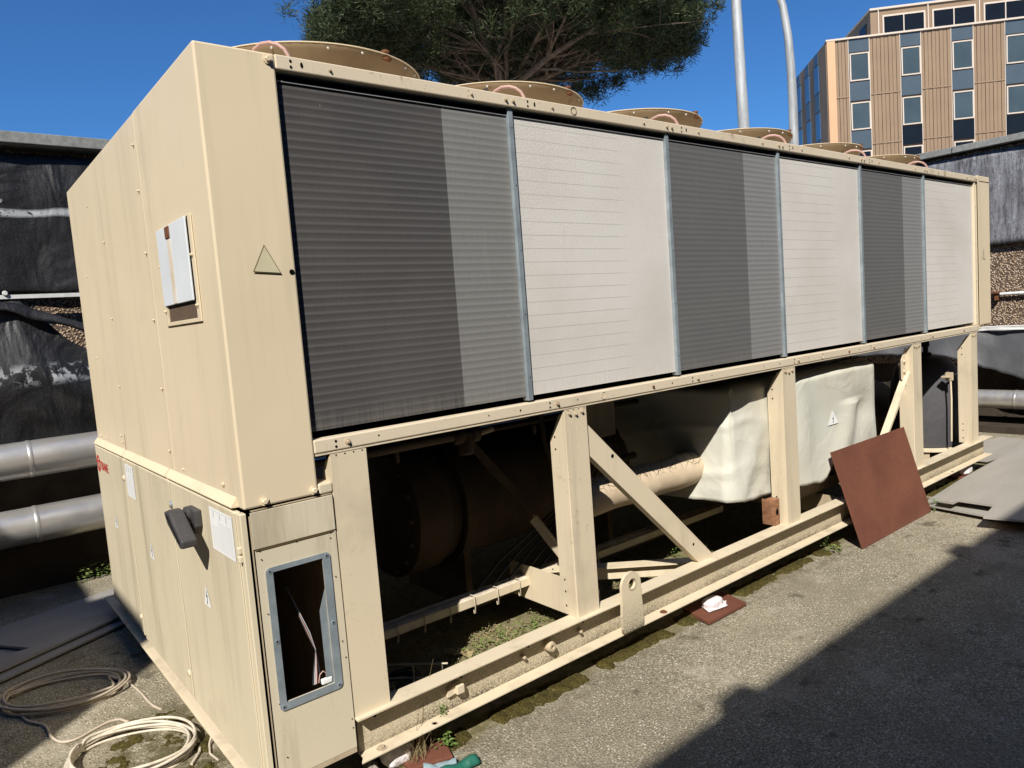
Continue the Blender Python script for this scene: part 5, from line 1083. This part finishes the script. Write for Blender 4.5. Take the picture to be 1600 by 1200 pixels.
# ---- office building
P1 = Vector((42.916, 19.887, 0)); sx = Vector((0.689589, -0.724201, 0)); sy = Vector((0.724201, 0.689589, 0))
OB = empty('office_building', P1, 'tan clad office block with window strips beyond the yard, upper right', 'building')
ang = math.atan2(sx.y, sx.x); OB.rotation_euler = (0, 0, ang)
def ob(name, mb, m, parent=None, bevel=0, **kw):
    o = link(name, mesh(mb, name), m, None, (0, 0, 0), bevel=bevel); o.parent = parent or OB; o.location = (0, 0, 0)
    for k_, v_ in kw.items(): o[k_] = v_
    return o
HT = 16.55; LEN = 17.0
ob('core_wall', MB().box(0.05, LEN, 0.12, 7.0, 0, HT - .05), M_TANCLAD)
cols_ = [(1.23, 2.38), (4.12, 5.24), (6.93, 8.10), (9.84, 10.98), (12.7, 13.85)]
edges = [0.46] + [e for c in cols_ for e in c] + [LEN]
rb = MB(); jb = MB()
for i in range(0, len(edges), 2):
    a, b = edges[i], edges[i + 1]; n = max(2, round((b - a) / 0.219)); w_ = (b - a) / n
    for k in range(n): rb.box(a + k * w_ + .012, a + (k + 1) * w_ - .012, 0.03 if k % 2 else 0.045, 0.12, 0, HT - .05)
    for kk in range(5): ob('joint_trim', MB().box(a, b, 0.0, 0.06, 13.19 - 2.87 * kk, 13.27 - 2.87 * kk), M_TANCLAD)
ob('ribbed_cladding', rb, M_TANCLAD, kind='stuff')
ob('corner_pilaster', MB().box(0.0, 0.455, -0.06, 0.12, 0, HT - .04), M_TANEDGE)
ob('parapet_trim', MB().box(-0.05, LEN, -0.08, 0.16, HT - .04, HT + .06), M_WFRAME)
pane_n = 0
for (a, b) in cols_:
    for e in (a - .035, b - .0): ob('mullion_strip', MB().box(e, e + .035, -0.01, 0.1, 0, HT - .05), M_WFRAME)
    for kf in range(5):
        z0 = 14.08 - 2.84 * kf; z1 = 15.68 - 2.84 * kf
        f = ob('window', MB().box(a + .04, b - .005, -0.03, .06, z1 - .07, z1).box(a + .04, b - .005, -0.03, .06, z0, z0 + .07).box(a + .04, a + .11, -0.03, .06, z0 + .07, z1 - .07).box(b - .075, b - .005, -0.03, .06, z0 + .07, z1 - .07), M_WFRAME)
        tilt = 0.0
        ob('pane', MB().box(a + .11, b - .075, 0.0, .03, z0 + .07, z1 - .07), M_GLASS if kf < 2 else M_DGLASS, f)
        ob('spandrel_panel', MB().box(a + .0, b - .0, 0.02, .10, z0 - 1.12, z0 - .06), M_SPAN if kf < 1 or a < 2 else M_DGLASS)
    ob('spandrel_panel', MB().box(a, b, 0.02, .10, 15.75, 16.48), M_SPAN)
# shaded side
ob('side_wall', MB().box(-0.02, 0.05, 0.0, 7.1, 0, HT - .05), mat_simple('shaded_side_cladding', (0.16, 0.115, 0.08), .7, 0, .3, .1, 1, 0))  # cladding colour darkened for the side that the sun only grazes
rb = MB()
for k in range(34): rb.box(-0.045, -0.02, 0.06 + k * .208, 0.06 + k * .208 + .18, 0, HT - .05)
ob('side_ribs', rb, M_TANCLAD, kind='stuff')
for a in (1.5, 3.55, 5.6):
    for kf in range(5):
        z0 = 14.08 - 2.84 * kf; ob('side_window', MB().box(-0.10, -0.046, a, a + .85, z0, z0 + 1.6), M_SKYG); ob('side_spandrel', MB().box(-0.09, -0.046, a, a + .85, z0 - 1.12, z0 - .06), M_SPAN)
    ob('side_spandrel', MB().box(-0.09, -0.046, a, a + .85, 15.75, 16.45), M_SPAN)
# set back top storey
ph = ob('penthouse', MB().box(3.06, LEN, 1.55, 6.6, HT - .1, 18.5), M_TANCLAD)
ob('roof_edge', MB().box(3.0, LEN, 1.44, 6.7, 18.5, 18.62), M_WFRAME, ph)
ob('roof_slab', MB().box(0, LEN, 0.16, 7.0, HT - .05, HT - .02), M_PLASTER)
for a in (3.72, 6.55, 9.42, 12.3):
    f = ob('window', MB().box(a, a + 2.45, 1.46, 1.55, 18.05, 18.15).box(a, a + .09, 1.46, 1.55, 17.0, 18.05).box(a + 2.36, a + 2.45, 1.46, 1.55, 17.0, 18.05).box(a + 1.19, a + 1.25, 1.46, 1.55, 17.0, 18.05).box(a, a + 2.45, 1.46, 1.55, 16.93, 17.0), M_WFRAME)
    for q in (.09, 1.25): ob('pane', MB().box(a + q, a + q + 1.1, 1.49, 1.53, 17.0, 18.05), M_DGLASS, f)
    ob('wall_batten', MB().box(a - .25, a - .19, 1.47, 1.55, HT, 18.5), M_WFRAME, ph)
sd_ = ob('side_window', MB().box(3.0, 3.058, 2.2, 3.3, 17.0, 18.0), M_DGLASS)
